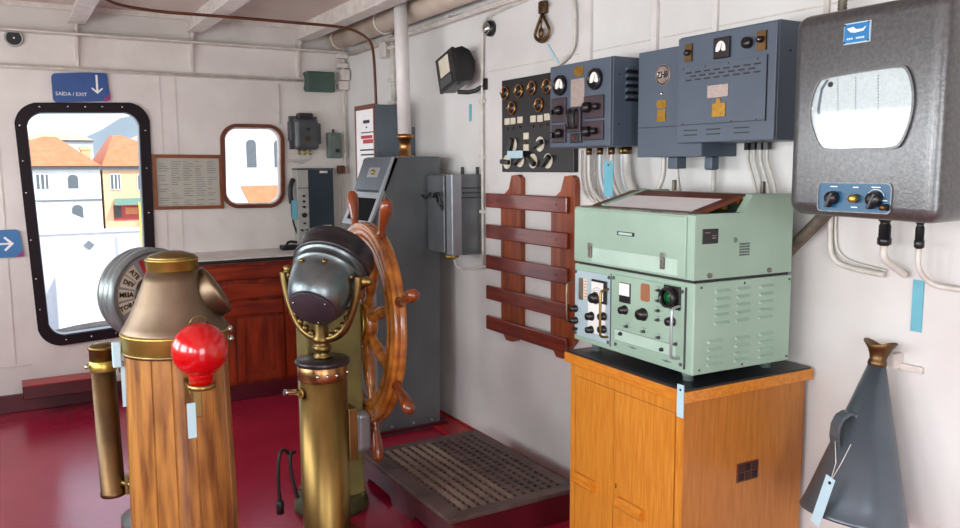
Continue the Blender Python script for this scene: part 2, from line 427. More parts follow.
MB().box(3.65, 4.1, 46.5, 47.1, 1.6, 2.55).box(3.6, 4.13, 46.45, 47.15, 2.5, 2.65).build('chimney', 'extpeach', hA)
for i, (x0, x1, y, z, zr, m_, lb) in enumerate([(2, 8, 88, 4.3, 5.2, 'bulwark', 'pale house high on the hillside, left above the white roof'),
        (9.5, 13, 92, 3.2, 4.0, 'extpeach', 'small pale house on the hillside between the two orange roofs'),
        (13.5, 17, 98, 5.0, 5.8, 'extwhite', 'white house on the hillside below the grey hill, right in the doorway'),
        (22, 27.6, 85, 6, 6.8, 'extwhite', 'broad white building seen through the small window')]):
    h = house('hillside_house', x0, x1, y, y + 6, z, zr, (x0 + 1.5, x1 - 1.5), m_, lb, 'extpeach' if i != 1 else 'extroof')
    for k in range(3): hwin(h, x0 + (x1 - x0) * (k + .5) / 3, y, z - 1.6, .5, .9)
hb = house('window_house', 8.9, 14.5, 38, 44, 4.4, 5.4, (10, 12), 'extwhite', 'white building with tall windows filling the small bridge window'); hwin(hb, 11.4, 38, 2.1, .45, 1.1, True); hwin(hb, 12.8, 38, 2.1, .45, 1.1, True); hwin(hb, 10.1, 38, 2.1, .45, 1.1, True)
tag(MB().prism([(9.3, 35), (13.5, 35), (13.5, 37), (9.3, 37)], lambda a, b, t: (a, b, -.35 + (b - 35) * .5 + t), .08).build('orange_roof', 'extroof'), 'low orange tiled roof seen at the bottom of the small window', 'roof')
b = MB(); V = []
random.seed(3)
for i in range(81):
    x = -60 + i * 3
    zt = 5 + 5.2 * math.exp(-((x - 21) / 8) ** 2) + 3 * math.exp(-((x - 45) / 18) ** 2) + random.uniform(-.2, .2)
    V.append((b.bm.verts.new((x, 125, ZG)), b.bm.verts.new((x, 150, zt)), b.bm.verts.new((x, 220, ZG))))
for A, B in zip(V, V[1:]): b._f([A[0], B[0], B[1], A[1]], True); b._f([A[1], B[1], B[2], A[2]], True)
tag(b.build('hill', 'hill'), kind='structure')
# white deckhouse just outside the doorway
dk = MB().box(-3, 6, 7.3, 12.6, -1.0, -.75).build('outer_deck', 'extwhite'); tag(dk, kind='structure')
dh = thing('deck_bulwark', (.9, 12, -1), 'white bulwark with a small grey diamond badge outside the doorway', 'bulwark')
MB().box(-.6, 3.2, 12.0, 12.12, -.75, .71).box(-.6, 3.2, 11.97, 12.15, .69, .73).build('panel', 'bulwark', dh)
MB().prism([(.90, .525), (.965, .585), (1.03, .525), (.965, .465)], FY(12), .02).build('badge', 'extgrey', dh)
MB().box(.533, 1.25, 11.6, 12, -.72, .12).build('locker', 'extwhite', dh)
tn = MB().prism([(.1, .74), (.36, 1.07), (.66, .98), (1.12, .745)], lambda a, b, t: (a, 12.3 + t, b), 2.0).build('tent_roof', 'extwhite'); tag(tn, 'white sloping tent roof behind the bulwark outside the doorway', 'tent')
tag(MB().tube([(.1, 11.2, -.56), (.4, 11.2, -.50), (.8, 11.2, -.44), (1.3, 11.2, -.42)], .045, 8, 1).build('rubber_fender', 'extdark'), 'dark rail along the foot of the white bulwark outside', 'rail')
tag(MB().box(1.55, 1.57, 11.5, 11.53, -.75, 1.1).build('yellow_post', 'yellowpost'), 'thin yellow post at the right side of the doorway view', 'post')

# ================================================================ FAR WALL THINGS
st = thing('door_step', (.28, YF - .1, 0), 'red metal step below the door frame', 'step')
MB().box(.03, .50, YF - .20, YF - .031, .115, .2, .006).build('step_block', 'maroon', st)
MB().box(.03, .50, YF - .205, YF - .031, .2, .206).build('tread', 'stepred', st)
def sign(name, pts, corner, y, m_, label):
    s_ = thing(name, (sum(p[0] for p in pts) / 4, y, min(p[1] for p in pts)), label, 'sign')
    MB().prism(quad_r(pts, .022, 3), FY(y), .004).build('panel', m_, s_)
    return s_
s1 = sign('exit_sign', [(.316, 2.147), (.638, 2.173), (.655, 1.986), (.318, 1.966)], None, YF - .012, 'signblue', 'blue exit sign with white lettering and a down arrow above the doorway')
text('SAÍDA / EXIT', 'lettering', (.425, YF - .0165, 2.022), .032, ROTY, 'white', s1)
MB().prism([(.571, 2.15), (.583, 2.15), (.583, 2.05), (.606, 2.07), (.612, 2.062), (.577, 2.03), (.542, 2.062), (.548, 2.07), (.571, 2.05)], FY(YF - .016), .001).build('arrow', 'white', s1)
MB().prism([(.602, 1.988), (.652, 1.989), (.652, 2.038)], FY(YF - .0162), .001).build('corner_patch', 'magenta', s1)
s2 = sign('arrow_sign', [(-.12, 1.172), (.078, 1.172), (.096, .998), (-.12, .998)], None, YF - .012, 'signcyan', 'blue sign with a white arrow pointing right, left of the doorway')
MB().prism([(-.12, 1.09), (.018, 1.09), (-.012, 1.122), (-.002, 1.13), (.045, 1.084), (-.002, 1.038), (-.012, 1.046), (.018, 1.078), (-.12, 1.078)], FY(YF - .016), .001).build('arrow', 'white', s2)
MB().prism([(.05, .999), (.094, .999), (.091, 1.04)], FY(YF - .0162), .001).build('corner_patch', 'magenta', s2)
v = thing('round_vent', (.128, YF, 2.3), 'small round dark vent with pale rim high on the far wall', 'vent')
MB().lathe([(.055, 0), (.055, .012), (.042, .014), (.042, .004)], (.128, YF, 2.352), (0, -1, 0), 24, cap=False).build('rim', 'vhfpanel', v)
MB().lathe([(.042, 0), (.042, .006)], (.128, YF, 2.352), (0, -1, 0), 24).build('mesh', 'black', v)
MB().lathe([(.006, .006), (.006, .012)], (.128, YF, 2.352), (0, -1, 0), 8).build('screw', 'chrome', v)
f = thing('picture_frame', (1.12, YF, 1.27), 'orange-brown wooden frame holding a faded document, between door and window', 'picture frame')
MB().prism([(.885, 1.268), (1.348, 1.262), (1.35, 1.638), (.888, 1.642)], FY(YF), .02, [[(.908, 1.29), (1.325, 1.286), (1.327, 1.614), (.91, 1.618)]]).build('frame', 'frameorange', f)
MB().box(.9, 1.335, YF - .008, YF, 1.28, 1.625).build('document', 'paperdoc', f)
b = MB()
for k in range(20):
    z = 1.59 - k * .0155
    for c in range(5):
        if random.random() < .8: b.box(.925 + c * .08, .925 + c * .08 + random.uniform(.03, .07), YF - .0092, YF - .008, z, z + .0035)
b.build('print_lines', 'extgrey', f)
# electrical boxes
mc = thing('motor_starter', (1.945, YF, 1.65), 'grey cast motor starter box beside the small window', 'electrical box')
MB().box(1.855, 2.04, YF - .10, YF - .02, 1.675, 1.905, .03, seg=3).build('housing', 'darkgrey', mc)
MB().box(1.89, 2.0, YF - .085, YF - .02, 1.9, 1.942, .008).build('top_cap', 'bowldark', mc)
MB().box(1.825, 1.86, YF - .07, YF - .015, 1.74, 1.88, .006).build('side_flange', 'darkgrey', mc)
MB().box(2.035, 2.062, YF - .07, YF - .015, 1.72, 1.87, .006).build('side_flange', 'darkgrey', mc)
MB().box(1.84, 2.05, YF - .02, YF, 1.68, 1.92).build('back_plate', 'darkgrey', mc)
MB().lathe([(.011, 0), (.011, .008)], (1.955, YF - .10, 1.825), (0, -1, 0), 10).build('button', 'black', mc)
MB().box(1.93, 1.965, YF - .103, YF - .10, 1.74, 1.775).build('name_plate', 'bronze', mc)
for x in (1.90, 1.94, 1.98): MB().cyl((x, YF - .05, 1.678), (x, YF - .05, 1.64), .011, n=10).build('cable_gland', 'brass', mc)
for k, x in enumerate((1.90, 1.94, 1.98)):
    tag(MB().tube([(x, YF - .05, 1.645), (x, YF - .04, 1.61), (x - .03, YF - .02, 1.60), (x - .1 + .02 * k, YF - .012, 1.59 - k * .01), (1.83, YF - .01, 1.61)], .004, 6, 2).build('thin_cable', 'conduit'), 'thin pale cable looping below the grey motor starter, %s from the left' % ['first', 'second', 'third'][k], 'cable', 'cables below the motor starter')
jb = thing('junction_box', (2.17, YF, 1.61), 'small grey-green switch box right of the motor starter', 'switch box')
MB().box(2.12, 2.225, YF - .06, YF, 1.615, 1.805, .01).build('housing', 'greygreen', jb)
MB().box(2.135, 2.21, YF - .066, YF - .06, 1.64, 1.785, .004).build('cover', 'greygreen', jb)
MB().cyl((2.185, YF - .066, 1.67), (2.185, YF - .08, 1.67), .014, n=12).build('knob', 'black', jb)
MB().cyl((2.17, YF - .03, 1.805), (2.17, YF - .03, 1.83), .01, n=8).build('cable_gland', 'darkgrey', jb)
gb = thing('terminal_box', (2.07, YF, 2.1), 'dark green terminal box high on the far wall near the corner', 'electrical box')
MB().box(1.965, 2.18, YF - .07, YF, 2.1, 2.245, .006).build('housing', 'greenbox', gb)
MB().box(1.975, 2.172, YF - .076, YF - .07, 2.108, 2.237, .003).build('lid', 'greenbox', gb)
for z in (2.12, 2.225): MB().box(1.955, 1.968, YF - .05, YF - .02, z - .01, z + .01).build('lug', 'greenbox', gb)
# wall conduits on far wall
def cond(name, pts, r, m_, label, grp=None, sm=0, cat='conduit', nn=8):
    return tag(MB().tube(pts, r, nn, sm).build(name, m_), label, cat, grp)
cond('cable_conduit', [(1.77, YF - .012, 2.145), (1.77, YF - .012, 1.86)], .007, 'conduit', 'thin white conduit running down beside the small window')
cond('cable_conduit', [(XL, YF - .035, 2.18), (1.95, YF - .035, 2.175)], .008, 'conduit', 'white cable run along the rail of the far wall')
cond('cable_conduit', [(2.18, YF - .03, 2.17), (2.25, YF - .03, 2.17), (2.262, YF - .03, 2.15), (2.262, YF - .03, 1.5)], .009, 'conduit', 'white conduit dropping from the green box in the corner', sm=1)
cond('cable_conduit', [(2.262, YF - .04, 2.35), (2.262, YF - .04, 2.2)], .016, 'conduit', 'short white conduit above the corner clamps')
for z in (2.37, 2.3, 2.17, 2.14):
    zz_ = z
    tag(MB().box(2.215, 2.295, YF - .06, YF - .003, z - .018, z + .018, .006).build('pipe_clamp', 'trimw'), 'white pipe clamp on the corner conduit, %s of four' % {2.37: 'topmost', 2.3: 'second from the top', 2.17: 'third from the top', 2.14: 'lowest'}[zz_], 'clamp', 'clamps in the far corner')
tag(MB().box(2.225, 2.29, YF - .1, YF - .02, 2.19, 2.27, .008).build('corner_box', 'trimw'), 'small white junction box in the far corner', 'box')
# hook block and cables
hk = thing('cable_hook', (2.235, YF, 1.50), 'dark red-brown hook block with two hanging cords near the far corner', 'hook')
MB().box(2.2, 2.25, YF - .05, YF, 1.5, 1.56, .006).build('block', 'copperpipe', hk)
for x in (2.215, 2.24): MB().tube([(x, YF - .025, 1.5), (x + .002, YF - .02, 1.2), (x - .005, YF - .02, 1.0)], .004, 6).build('cord', 'conduit', hk)
# VHF radio with handset
VS = bpy.data.objects[:]
vh = thing('vhf_radio', (2.03, YF, 1.03), 'dark blue radio with grey control strip and handset, on the far wall', 'radio')
MB().box(1.905, 2.18, YF - .10, YF, .99, 1.538, .006).build('case', 'vhf', vh)
MB().box(1.90, 1.985, YF - .106, YF - .0, .99, 1.538, .004).build('control_strip', 'vhfpanel', vh)
MB().box(1.898, 2.182, YF - .108, YF, 1.528, 1.542, .002).build('top_bracket', 'darkgrey', vh)
MB().box(1.902, 1.984, YF - .108, YF - .106, 1.395, 1.4).build('groove', 'black', vh)
MB().box(2.075, 2.135, YF - .102, YF - .10, 1.505, 1.522).build('name_plate', 'trimw', vh)
MB().box(2.09, 2.155, YF - .102, YF - .10, 1.06, 1.12).build('data_plate', 'cream', vh)
for x, z, r in ((1.945, 1.34, .009), (1.945, 1.3, .009), (1.945, 1.26, .009), (1.945, 1.2, .018), (1.945, 1.14, .008), (1.925, 1.09, .008), (1.965, 1.09, .008)):
    MB().cyl((x, YF - .106, z), (x, YF - .122, z), r, n=12).build('knob', 'black', vh)
MB().tube([(1.885, YF - .06, 1.46), (1.86, YF - .08, 1.42), (1.855, YF - .08, 1.36), (1.865, YF - .07, 1.29)], .018, 10, 1, ).build('handset', 'rubber', vh)
MB().tube([(1.865, YF - .07, 1.29), (1.87, YF - .06, 1.16), (1.91, YF - .05, 1.05), (1.93, YF - .06, 1.0), (1.90, YF - .1, .98), (1.85, YF - .16, .968)], .007, 8, 2).build('handset_cord', 'rubber', vh)
tag(MB().box(1.855, 1.895, YF - .106, YF - .102, 1.17, 1.31).build('blue_label', 'cyan'), 'pale turquoise label hanging from the radio handset', 'label')
tag(MB().box(1.74, 1.86, YF - .22, YF - .14, .96, .995, .01).tube([(1.78, YF - .18, .99), (1.80, YF - .18, 1.02), (1.86, YF - .18, 1.01)], .01, 8, 1).build('hand_microphone', 'rubber'), 'black hand microphone lying on the worktop under the radio', 'microphone')

for o in bpy.data.objects:
    if o not in VS and o.parent is None: o.location.x -= .045
# counter
cu = thing('wooden_counter', (1.6, 5.6, 0), 'long reddish mahogany counter with drawers along the far wall', 'counter')
CY = 5.36
MB().box(.95, XR - .002, CY + .012, YF - .001, 0, .925).build('body', 'mahogv', cu)
MB().box(.93, XR - .002, CY - .02, YF - .001, .925, .96, .004).m('linoleum').build('worktop', 'trimw', cu)
MB().box(.93, XR - .002, CY - .023, CY - .019, .927, .95).build('dark_edging', 'black', cu)
for x0, x1 in ((.97, 1.6), (1.61, 2.28)):
    for z0, z1 in ((.81, .90), (.68, .78), (.57, .66)):
        dr = MB().box(x0, x1, CY - .008, CY + .012, z0, z1, .006).build('drawer', 'mahog', cu)
for x0, x1 in ((.97, 1.27), (1.285, 1.6), (1.615, 1.93), (1.945, 2.28)):
    dd = MB().prism([(x0, .12), (x1, .12), (x1, .55), (x0, .55)], FY(CY + .012), .016, [[(x0 + .05, .17), (x1 - .05, .17), (x1 - .05, .5), (x0 + .05, .5)]]).build('door', 'mahogv', cu)
    MB().box(x0 + .045, x1 - .045, CY + .004, CY + .012, .165, .505).build('door_panel', 'mahogv', dd)
MB().box(.95, XR - .002, CY - .012, CY + .012, 0, .1, .004).build('plinth', 'maroon', cu)

# ================================================================ PIPES AND CORNER
p = thing('steam_pipe', (2.06, 4.36, 1.6), 'thick white vertical pipe rising from the steel console to the ceiling', 'pipe')
MB().cyl((2.065, 4.36, 1.74), (2.05, 4.36, ZC), .04, n=24).build('pipe_body', 'pipewhite', p)
MB().lathe([(.052, 0), (.052, .012), (.034, .016), (.033, .105), (.05, .11), (.05, .135), (.041, .137)], (2.067, 4.36, 1.602), (0, 0, 1), 24).build('brass_flange', 'copper', p)
dc = thing('ceiling_duct', (2.05, 4.6, 2.3), 'cream horizontal duct pipe under the ceiling along the right wall', 'duct')
MB().cyl((2.17, 5.64, 2.465), (2.17, 1.9, 2.475), .07, n=24).build('duct_body', 'ductcream', dc)
MB().lathe([(.071, 0), (.075, .005), (.075, .045), (.0, .05)], (2.17, 5.62, 2.465), (0, 1, 0), 24).build('end_cap', 'ductcream', dc)
MB().tube([(2.17 + .076 * math.cos(a), 4.85, 2.468 + .076 * math.sin(a)) for a in [k * PI / 8 for k in range(16)]], .008, 6, closed=True).build('clamp_ring', 'trimw', dc)
MB().box(2.16, 2.18, 4.83, 4.87, 2.53, ZC).build('hanger', 'trimw', dc)
cond('copper_pipe', [(.366, 3.84, 2.45), (.46, 4.58, 2.447), (.57, 4.9, 2.437), (.82, 4.94, 2.422), (1.1, 4.94, 2.427), (1.65, 4.94, 2.428), (1.93, 4.94, 2.427), (2.03, 4.93, 2.40), (2.085, 4.90, 2.35), (2.10, 4.87, 2.29), (2.10, 4.85, 1.932)], .009, 'copperpipe', 'thin brown copper pipe bending along the ceiling and down the corner', sm=3, cat='pipe')
for k in range(5):
    cond('ceiling_cable', [(2.235 + .012 * k, 5.7, 2.375 - .008 * (k % 3)), (2.235 + .012 * k, 4.6, 2.372 - .006 * (k % 2)), (2.235 + .012 * k, 2.2, 2.375 - .008 * (k % 3))], .006, 'trimw', 'grey-white ceiling cable along the right wall, %s outward in the bundle of five' % ['fifth', 'fourth', 'third', 'second', 'first'][k], 'cables under the ceiling edge')
for k, y in enumerate((5.3, 4.9, 4.1, 3.5)):
    tag(MB().box(2.215, XR - .001, y - .02, y + .02, 2.382, 2.39).build('cable_bracket', 'trimw'), 'small white bracket holding the ceiling cables, %s from the far corner' % ['first', 'second', 'third', 'fourth'][k], 'bracket', 'ceiling cable brackets')
cond('cable_conduit', [(2.282, 4.98, 2.42), (2.282, 4.98, 1.93)], .018, 'conduit', 'pale vertical conduit on the right wall, left of the thick white pipe')
for z in (2.33, 2.12, 1.97): tag(MB().box(2.26, 2.298, 4.93, 5.03, z - .012, z + .012, .004).build('pipe_clamp', 'trimw'), 'white clamp on the conduit left of the thick pipe, %s of three' % {2.33: 'top', 2.12: 'middle', 1.97: 'lowest'}[z], 'clamp', 'clamps on the conduit by the thick pipe')
tag(MB().box(2.24, 2.297, 5.02, 5.12, 2.27, 2.38, .012).build('conduit_box', 'trimw'), 'white conduit box high on the right wall behind the copper pipe', 'box')

# tall narrow instrument box behind the console
tb = thing('sounder_box', (2.1, 4.78, 1.0), 'tall grey box with white printed front and brown edge, mounted behind the steel console', 'instrument box')
MB().box(2.0, 2.17, 4.645, 4.95, .95, 1.93, .004).build('case', 'steelgrey', tb)
MB().box(2.17, XR - .001, 4.7, 4.85, 1.2, 1.8).build('wall_bracket', 'steelgrey', tb)
MB().prism([(4.642, .95), (4.96, .95), (4.96, 1.935), (4.642, 1.935)], FX(2.0), .006, [[(4.66, .97), (4.94, .97), (4.94, 1.905), (4.66, 1.905)]]).build('brown_edge', 'framecopper', tb)
MB().box(1.996, 2.0, 4.66, 4.94, .97, 1.905).build('front_plate', 'white', tb)
b = MB()
for (y0, y1, z0, z1, mm) in ((4.72, 4.82, 1.82, 1.84, 'black'), (4.76, 4.78, 1.79, 1.80, 'black'), (4.68, 4.86, 1.725, 1.745, 'redprint'), (4.67, 4.83, 1.695, 1.72, 'redprint'), (4.66, 4.88, 1.65, 1.66, 'black'), (4.66, 4.87, 1.62, 1.63, 'black'), (4.72, 4.76, 1.57, 1.59, 'black'), (4.80, 4.84, 1.57, 1.59, 'black'), (4.72, 4.84, 1.54, 1.545, 'black'), (4.66, 4.86, 1.76, 1.767, 'black')):
    b.m(mm).box(1.9945, 1.996, y0, y1, z0, z1)
b.build('printed_text', None, tb)

# ---------------------------------------------------------------- steel console
cs = thing('steering_console', (1.98, 4.4, 0), 'large grey steel console with a sloping front behind the ship wheel', 'console')
prof = [(1.78, .0), (1.78, 1.12), (1.765, 1.21), (1.855, 1.402), (1.93, 1.6), (2.195, 1.6), (2.175, 0.0)]
MB().prism(prof, lambda a, b, t: (a, 4.17 + t, b), .45).build('cabinet', 'steeldark', cs)
def slant(p, t): # on the sloping front; t from lower z to upper z
    return p
def slab(y0, y1, a, b_, out, name, m_, par=cs):
    # a,b_ = (x,z) endpoints on the slope ; extruded outwards along the slope normal
    A = Vector((a[0], 0, a[1])); B = Vector((b_[0], 0, b_[1])); d_ = (B - A).normalized(); nn = Vector((-d_.z, 0, d_.x))
    mb = MB(); vs = []
    for yy in (y0, y1):
        for q_ in (A, B, B + nn * out, A + nn * out): vs.append(mb.bm.verts.new((q_.x, yy, q_.z)))
    for f in ((0, 1, 2, 3), (7, 6, 5, 4), (0, 4, 5, 1), (1, 5, 6, 2), (2, 6, 7, 3), (3, 7, 4, 0)): mb._f([vs[i] for i in f])
    return mb.build(name, m_, par)
def on(t): # slope lower (1.765,1.21)->(1.855,1.402)->(1.93,1.6)
    return (1.765 + .09 * t, 1.21 + .192 * t) if t <= 1 else (1.855 + .075 * (t - 1), 1.402 + .198 * (t - 1))
slab(4.165, 4.61, on(1.03), on(1.97), .02, 'upper_panel', 'steelgrey')
slab(4.165, 4.61, on(.0), on(.97), .012, 'lower_panel', 'steellight')
slab(4.24, 4.55, on(.15), on(.8), .016, 'display_window', 'screenblack')
slab(4.165, 4.2, on(.0), on(1.97), .024, 'edge_strip', 'steellight')
def _pt(t, y, o):
    x, z = on(t); d_ = (Vector((.075, 0, .198))).normalized(); nn = Vector((-d_.z, 0, d_.x)); return Vector((x, y, z)) + nn * o
slab(4.31, 4.47, on(1.4), on(1.68), .023, 'badge_plate', 'steellight')
MB().sph(_pt(1.54, 4.39, .026), .016, 10).build('badge_emblem', 'brass', cs)
MB().box(1.93, 2.195, 4.162, 4.62, 1.6, 1.606).build('top_edge', 'steelgrey', cs)
for z in (.05,):
    for x in (1.86, 2.0, 2.12): MB().cyl((x, 4.17, z), (x, 4.163, z), .008, n=8).build('bolt', 'steellight', cs)
MB().box(1.74, 2.22, 4.155, 4.64, .0121, .03).build('base_flange', 'maroon', cs)

# ---------------------------------------------------------------- wall electric box with perforations
eb = thing('resistor_box', (2.21, 4.04, 1.07), 'grey steel resistor box with a perforated side, on the wall beside the console', 'electrical box')
MB().box(2.12, XR - .001, 3.862, 4.152, 1.063, 1.505, .003).build('case', 'eboxm', eb)
MB().box(2.106, 2.121, 3.862, 3.93, 1.063, 1.505, .003).box(2.108, 2.16, 3.853, 3.863, 1.063, 1.505).build('corner_strip', 'steellight', eb)
MB().box(2.10, 2.12, 3.945, 4.148, 1.07, 1.50, .004).build('cover', 'eboxm', eb)
b = MB()
for r_ in range(3):
    for k in range(8): b.lathe([(.0052, 0), (.0052, .0015)], (2.170 + k * .0165 + (r_ % 2) * .007, 3.8615, 1.43 - r_ * .026), (0, -1, 0), 8)
b.build('vent_hole', 'black', eb, kind=None)
MB().box(2.10, 2.30 - .002, 3.858, 3.864, 1.062, 1.068).build('bottom_lip', 'eboxm', eb)
for y in (3.88, 4.05): MB().box(2.27, 2.29, y, y + .006, 1.5, 1.545).build('mounting_lug', 'darkgrey', eb)
MB().tube([(2.10, 4.05, 1.38), (2.08, 4.03, 1.385), (2.07, 4.0, 1.395)], .009, 8, 1).tube([(2.10, 4.0, 1.385), (2.075, 3.98, 1.36), (2.08, 3.95, 1.34), (2.09, 3.94, 1.31)], .009, 8, 1).tube([(2.07, 4.05, 1.40), (2.06, 4.09, 1.37), (2.06, 4.13, 1.385)], .008, 8, 1).tube([(2.085, 4.02, 1.385), (2.07, 3.97, 1.41), (2.075, 3.945, 1.385), (2.08, 3.945, 1.33)], .007, 8, 1).build('cable_knot', 'rubber', eb)
MB().cyl((2.16, 3.95, 1.06), (2.16, 3.95, 1.03), .012, n=10).cyl((2.12, 3.97, 1.045), (2.20, 3.97, 1.045), .012, n=10).build('brass_gland', 'brass', eb)
cond('cable_conduit', [(2.165, 3.95, 1.03), (2.17, 3.94, .99), (2.20, 3.9, .975), (2.27, 3.86, .985), (2.282, 3.8, 1.0), (2.284, 3.6, 1.01)], .007, 'conduit', 'thin white cable curving from the resistor box to the wooden rack', sm=2, cat='cable')

# ================================================================ WHEEL GROUP
# floor grating
gx0, gx1, gy0, gy1, gz = 1.455, 2.115, 2.72, 3.64, .14
gr = thing('floor_grating', ((gx0 + gx1) / 2, (gy0 + gy1) / 2, 0), 'raised dark wooden grating platform on the floor beside the ship wheel', 'grating platform')
b = MB()
b.m('grating').box(gx0, gx0 + .07, gy0, gy1, gz - .02, gz, .004).box(gx1 - .045, gx1, gy0, gy1, gz - .02, gz, .004).box(gx0 + .07, gx1 - .045, gy0, gy0 + .06, gz - .02, gz, .004).box(gx0 + .07, gx1 - .045, gy1 - .05, gy1, gz - .02, gz, .004)
b.build('border', None, gr)
b = MB().m('grating')
NX, NY = 12, 19; ax0, ax1, ay0, ay1 = gx0 + .07, gx1 - .045, gy0 + .06, gy1 - .05
for k in range(NX + 1):
    x = ax0 + (ax1 - ax0) * k / NX
    b.m('gratingworn' if 1 <= k <= 6 else 'grating').box(x - .0115, x + .0115, ay0, ay1, gz - .022, gz - .001)
for k in range(NY + 1):
    y = ay0 + (ay1 - ay0) * k / NY
    b.m('grating').box(ax0, ax1, y - .0105, y + .0105, gz - .024, gz - .004)
b.build('lattice', None, gr)
cut = [(gy0, gz - .02), (gy0, 0.0), (gy0 + .06, 0)]
def arch(y0, y1, h): return [(y0, 0), (y0 + .012, h * .7), (y0 + .04, h), (y1 - .04, h), (y1 - .012, h * .7), (y1, 0)]
out = [(gy0, gz - .02), (gy0, 0), (gy0 + .07, 0)] + arch(gy0 + .07, gy0 + .36, .035)[1:] + [(gy0 + .56, 0)] + arch(gy0 + .56, gy1 - .07, .035)[1:] + [(gy1, 0), (gy1, gz - .02)]
for x in (gx0, gx1 - .02): MB().prism(out, lambda a, b_, t, x=x: (x + t, a, b_), .02).build('side_board', 'gratingside', gr)
for y in (gy0, gy1 - .02): MB().box(gx0 + .02, gx1 - .02, y, y + .02, .0, gz - .02).build('end_board', 'maroon', gr)

# steering stand behind the compass
WX, WY, WZ = 1.405, 3.43, .838
ss = thing('steering_stand', (1.2, 3.44, 0), "large varnished wooden ship's wheel on an olive box pillar behind the brass pedestal", 'steering stand')
MB().box(1.085, 1.345, 3.32, 3.46, .06, 1.03, .012).build('column', 'olive', ss)
MB().lathe([(.17, 0), (.17, .022), (.16, .03), (.16, .055), (.14, .065), (0, .065)], (1.215, 3.42, 0), (0, 0, 1), 40).build('base_flange', 'olivedark', ss)
MB().lathe([(.05, 0), (.06, .005), (.09, .012), (.09, .02), (.035, .024), (.035, .05)], (1.30, WY, WZ), (1, 0, 0), 32).build('wheel_axle', 'brass', ss)
MB().box(1.285, 1.352, 3.25, 3.321, .285, .465, .02, seg=4).build('side_housing', 'steellight', ss)
for x, y in ((1.10, 3.31), (1.33, 3.32), (1.33, 3.52), (1.11, 3.53)): MB().cyl((x, y, .05), (x, y, .075), .012, n=8).build('bolt', 'olivedark', ss)
tag(MB().tube([(1.01, 3.37, .30), (.985, 3.36, .33), (.955, 3.34, .32), (.945, 3.33, .2), (.95, 3.33, .1)], .008, 8, 2).tube([(1.03, 3.35, .31), (1.0, 3.33, .32), (1.0, 3.32, .22), (1.02, 3.3, .12)], .008, 8, 2).lathe([(.016, 0), (.018, .05), (.012, .06)], (.95, 3.33, .055), (0, 0, 1), 10).build('black_cable', 'rubber'), 'black cable looping down beside the foot of the steering stand', 'cable')

# ship wheel
MB().lathe([(.362, -.026), (.372, -.032), (.380, -.027), (.40, -.027), (.404, -.033), (.428, -.033), (.432, -.027), (.444, -.027), (.450, -.031), (.458, -.026), (.461, -.010), (.452, -.004), (.452, .004), (.461, .010), (.458, .026), (.445, .031), (.372, .031), (.362, .026), (.362, -.026)], (WX, WY, WZ), (1, 0, 0), 96, cap=False).build('ship_wheel', 'wheelwood', ss)
wh = bpy.data.objects['ship_wheel']; _o = Vector((WX, WY, WZ)) - ss.location; wh.data.transform(Matrix.Translation(-_o)); wh.location = _o
MB().lathe([(.10, -.03), (.11, -.02), (.11, .02), (.10, .03)], (WX, WY, WZ), (1, 0, 0), 40).build('hub', 'wheelwood', wh)
MB().lathe([(.085, -.045), (.092, -.04), (.092, -.028), (.085, -.028)], (WX, WY, WZ), (1, 0, 0), 40).build('hub_plate', 'brass', wh)
for k in range(8):
    a = math.radians(109.7 - 45 * k); dr_ = Vector((0, -math.cos(a), math.sin(a)))
    c = Vector((WX, WY, WZ))
    MB().lathe([(.02, .1), (.024, .12), (.018, .14), (.026, .18), (.029, .22), (.026, .28), (.019, .33), (.022, .345), (.02, .38)], c, dr_, 16).build('spoke', 'wheelwood', wh)
    MB().lathe([(.018, .45), (.024, .462), (.017, .475), (.0175, .50), (.026, .56), (.028, .59), (.026, .615), (.016, .63), (0, .634)], c, dr_, 16).build('handle', 'handlewood', wh)
    MB().lathe([(.006, 0), (.006, .004)], c + dr_ * .41 + Vector((-.026, 0, 0)), (-1, 0, 0), 8).build('rim_pin', 'brass', wh)

wh.rotation_euler = (0, .039, -.062)
# compass repeater on brass pedestal
PX_, PY_ = 1.081, 3.1
pd = thing('compass_pedestal', (PX_, PY_, 0), 'tall brass pedestal holding a grey compass repeater bowl in a fork', 'compass pedestal')
MB().lathe([(.13, 0), (.13, .02), (.105, .03), (.098, .045), (.098, .70), (0, .70)], (PX_, PY_, 0), (0, 0, 1), 48).build('column', 'pedbrass', pd)
MB().lathe([(.1, .695), (.103, .70), (.103, .745), (.1, .75), (.1, .755)], (PX_, PY_, 0), (0, 0, 1), 48).build('collar', 'copper', pd)
MB().lathe([(.105, .753), (.111, .757), (.111, .770), (.105, .776), (0, .78)], (PX_, PY_, 0), (0, 0, 1), 48).build('lid', 'bowldark', pd)
for a in (-120, -100, -78, -40):
    q_ = (PX_ + .103 * math.cos(math.radians(a)), PY_ + .103 * math.sin(math.radians(a)), .722)
    MB().sph(q_, .009, 8).build('screw', 'chrome', pd)
MB().lathe([(.04, .78), (.034, .79), (.028, .80), (.036, .81), (.04, .82), (.034, .832), (.028, .838), (.036, .846), (.038, .862), (.028, .872), (.028, .935), (.02, .94), (0, .94)], (PX_, PY_, 0), (0, 0, 1), 24).build('finial', 'brassd', pd)
# key box on side and small lever
MB().box(PX_ + .085, PX_ + .125, PY_ - .055, PY_ + .03, .34, .56, .004).build('side_box', 'brassd', pd)
MB().tube([(PX_ - .10, PY_ - .02, .655), (PX_ - .13, PY_ - .03, .66), (PX_ - .175, PY_ - .04, .668)], .012, 10, 1, rad=None).build('lever', 'chrome', pd)
MB().lathe([(.022, 0), (.022, .01)], (PX_ - .098, PY_ - .02, .65), (-1, -.2, 0), 12).build('lever_boss', 'brass', pd)
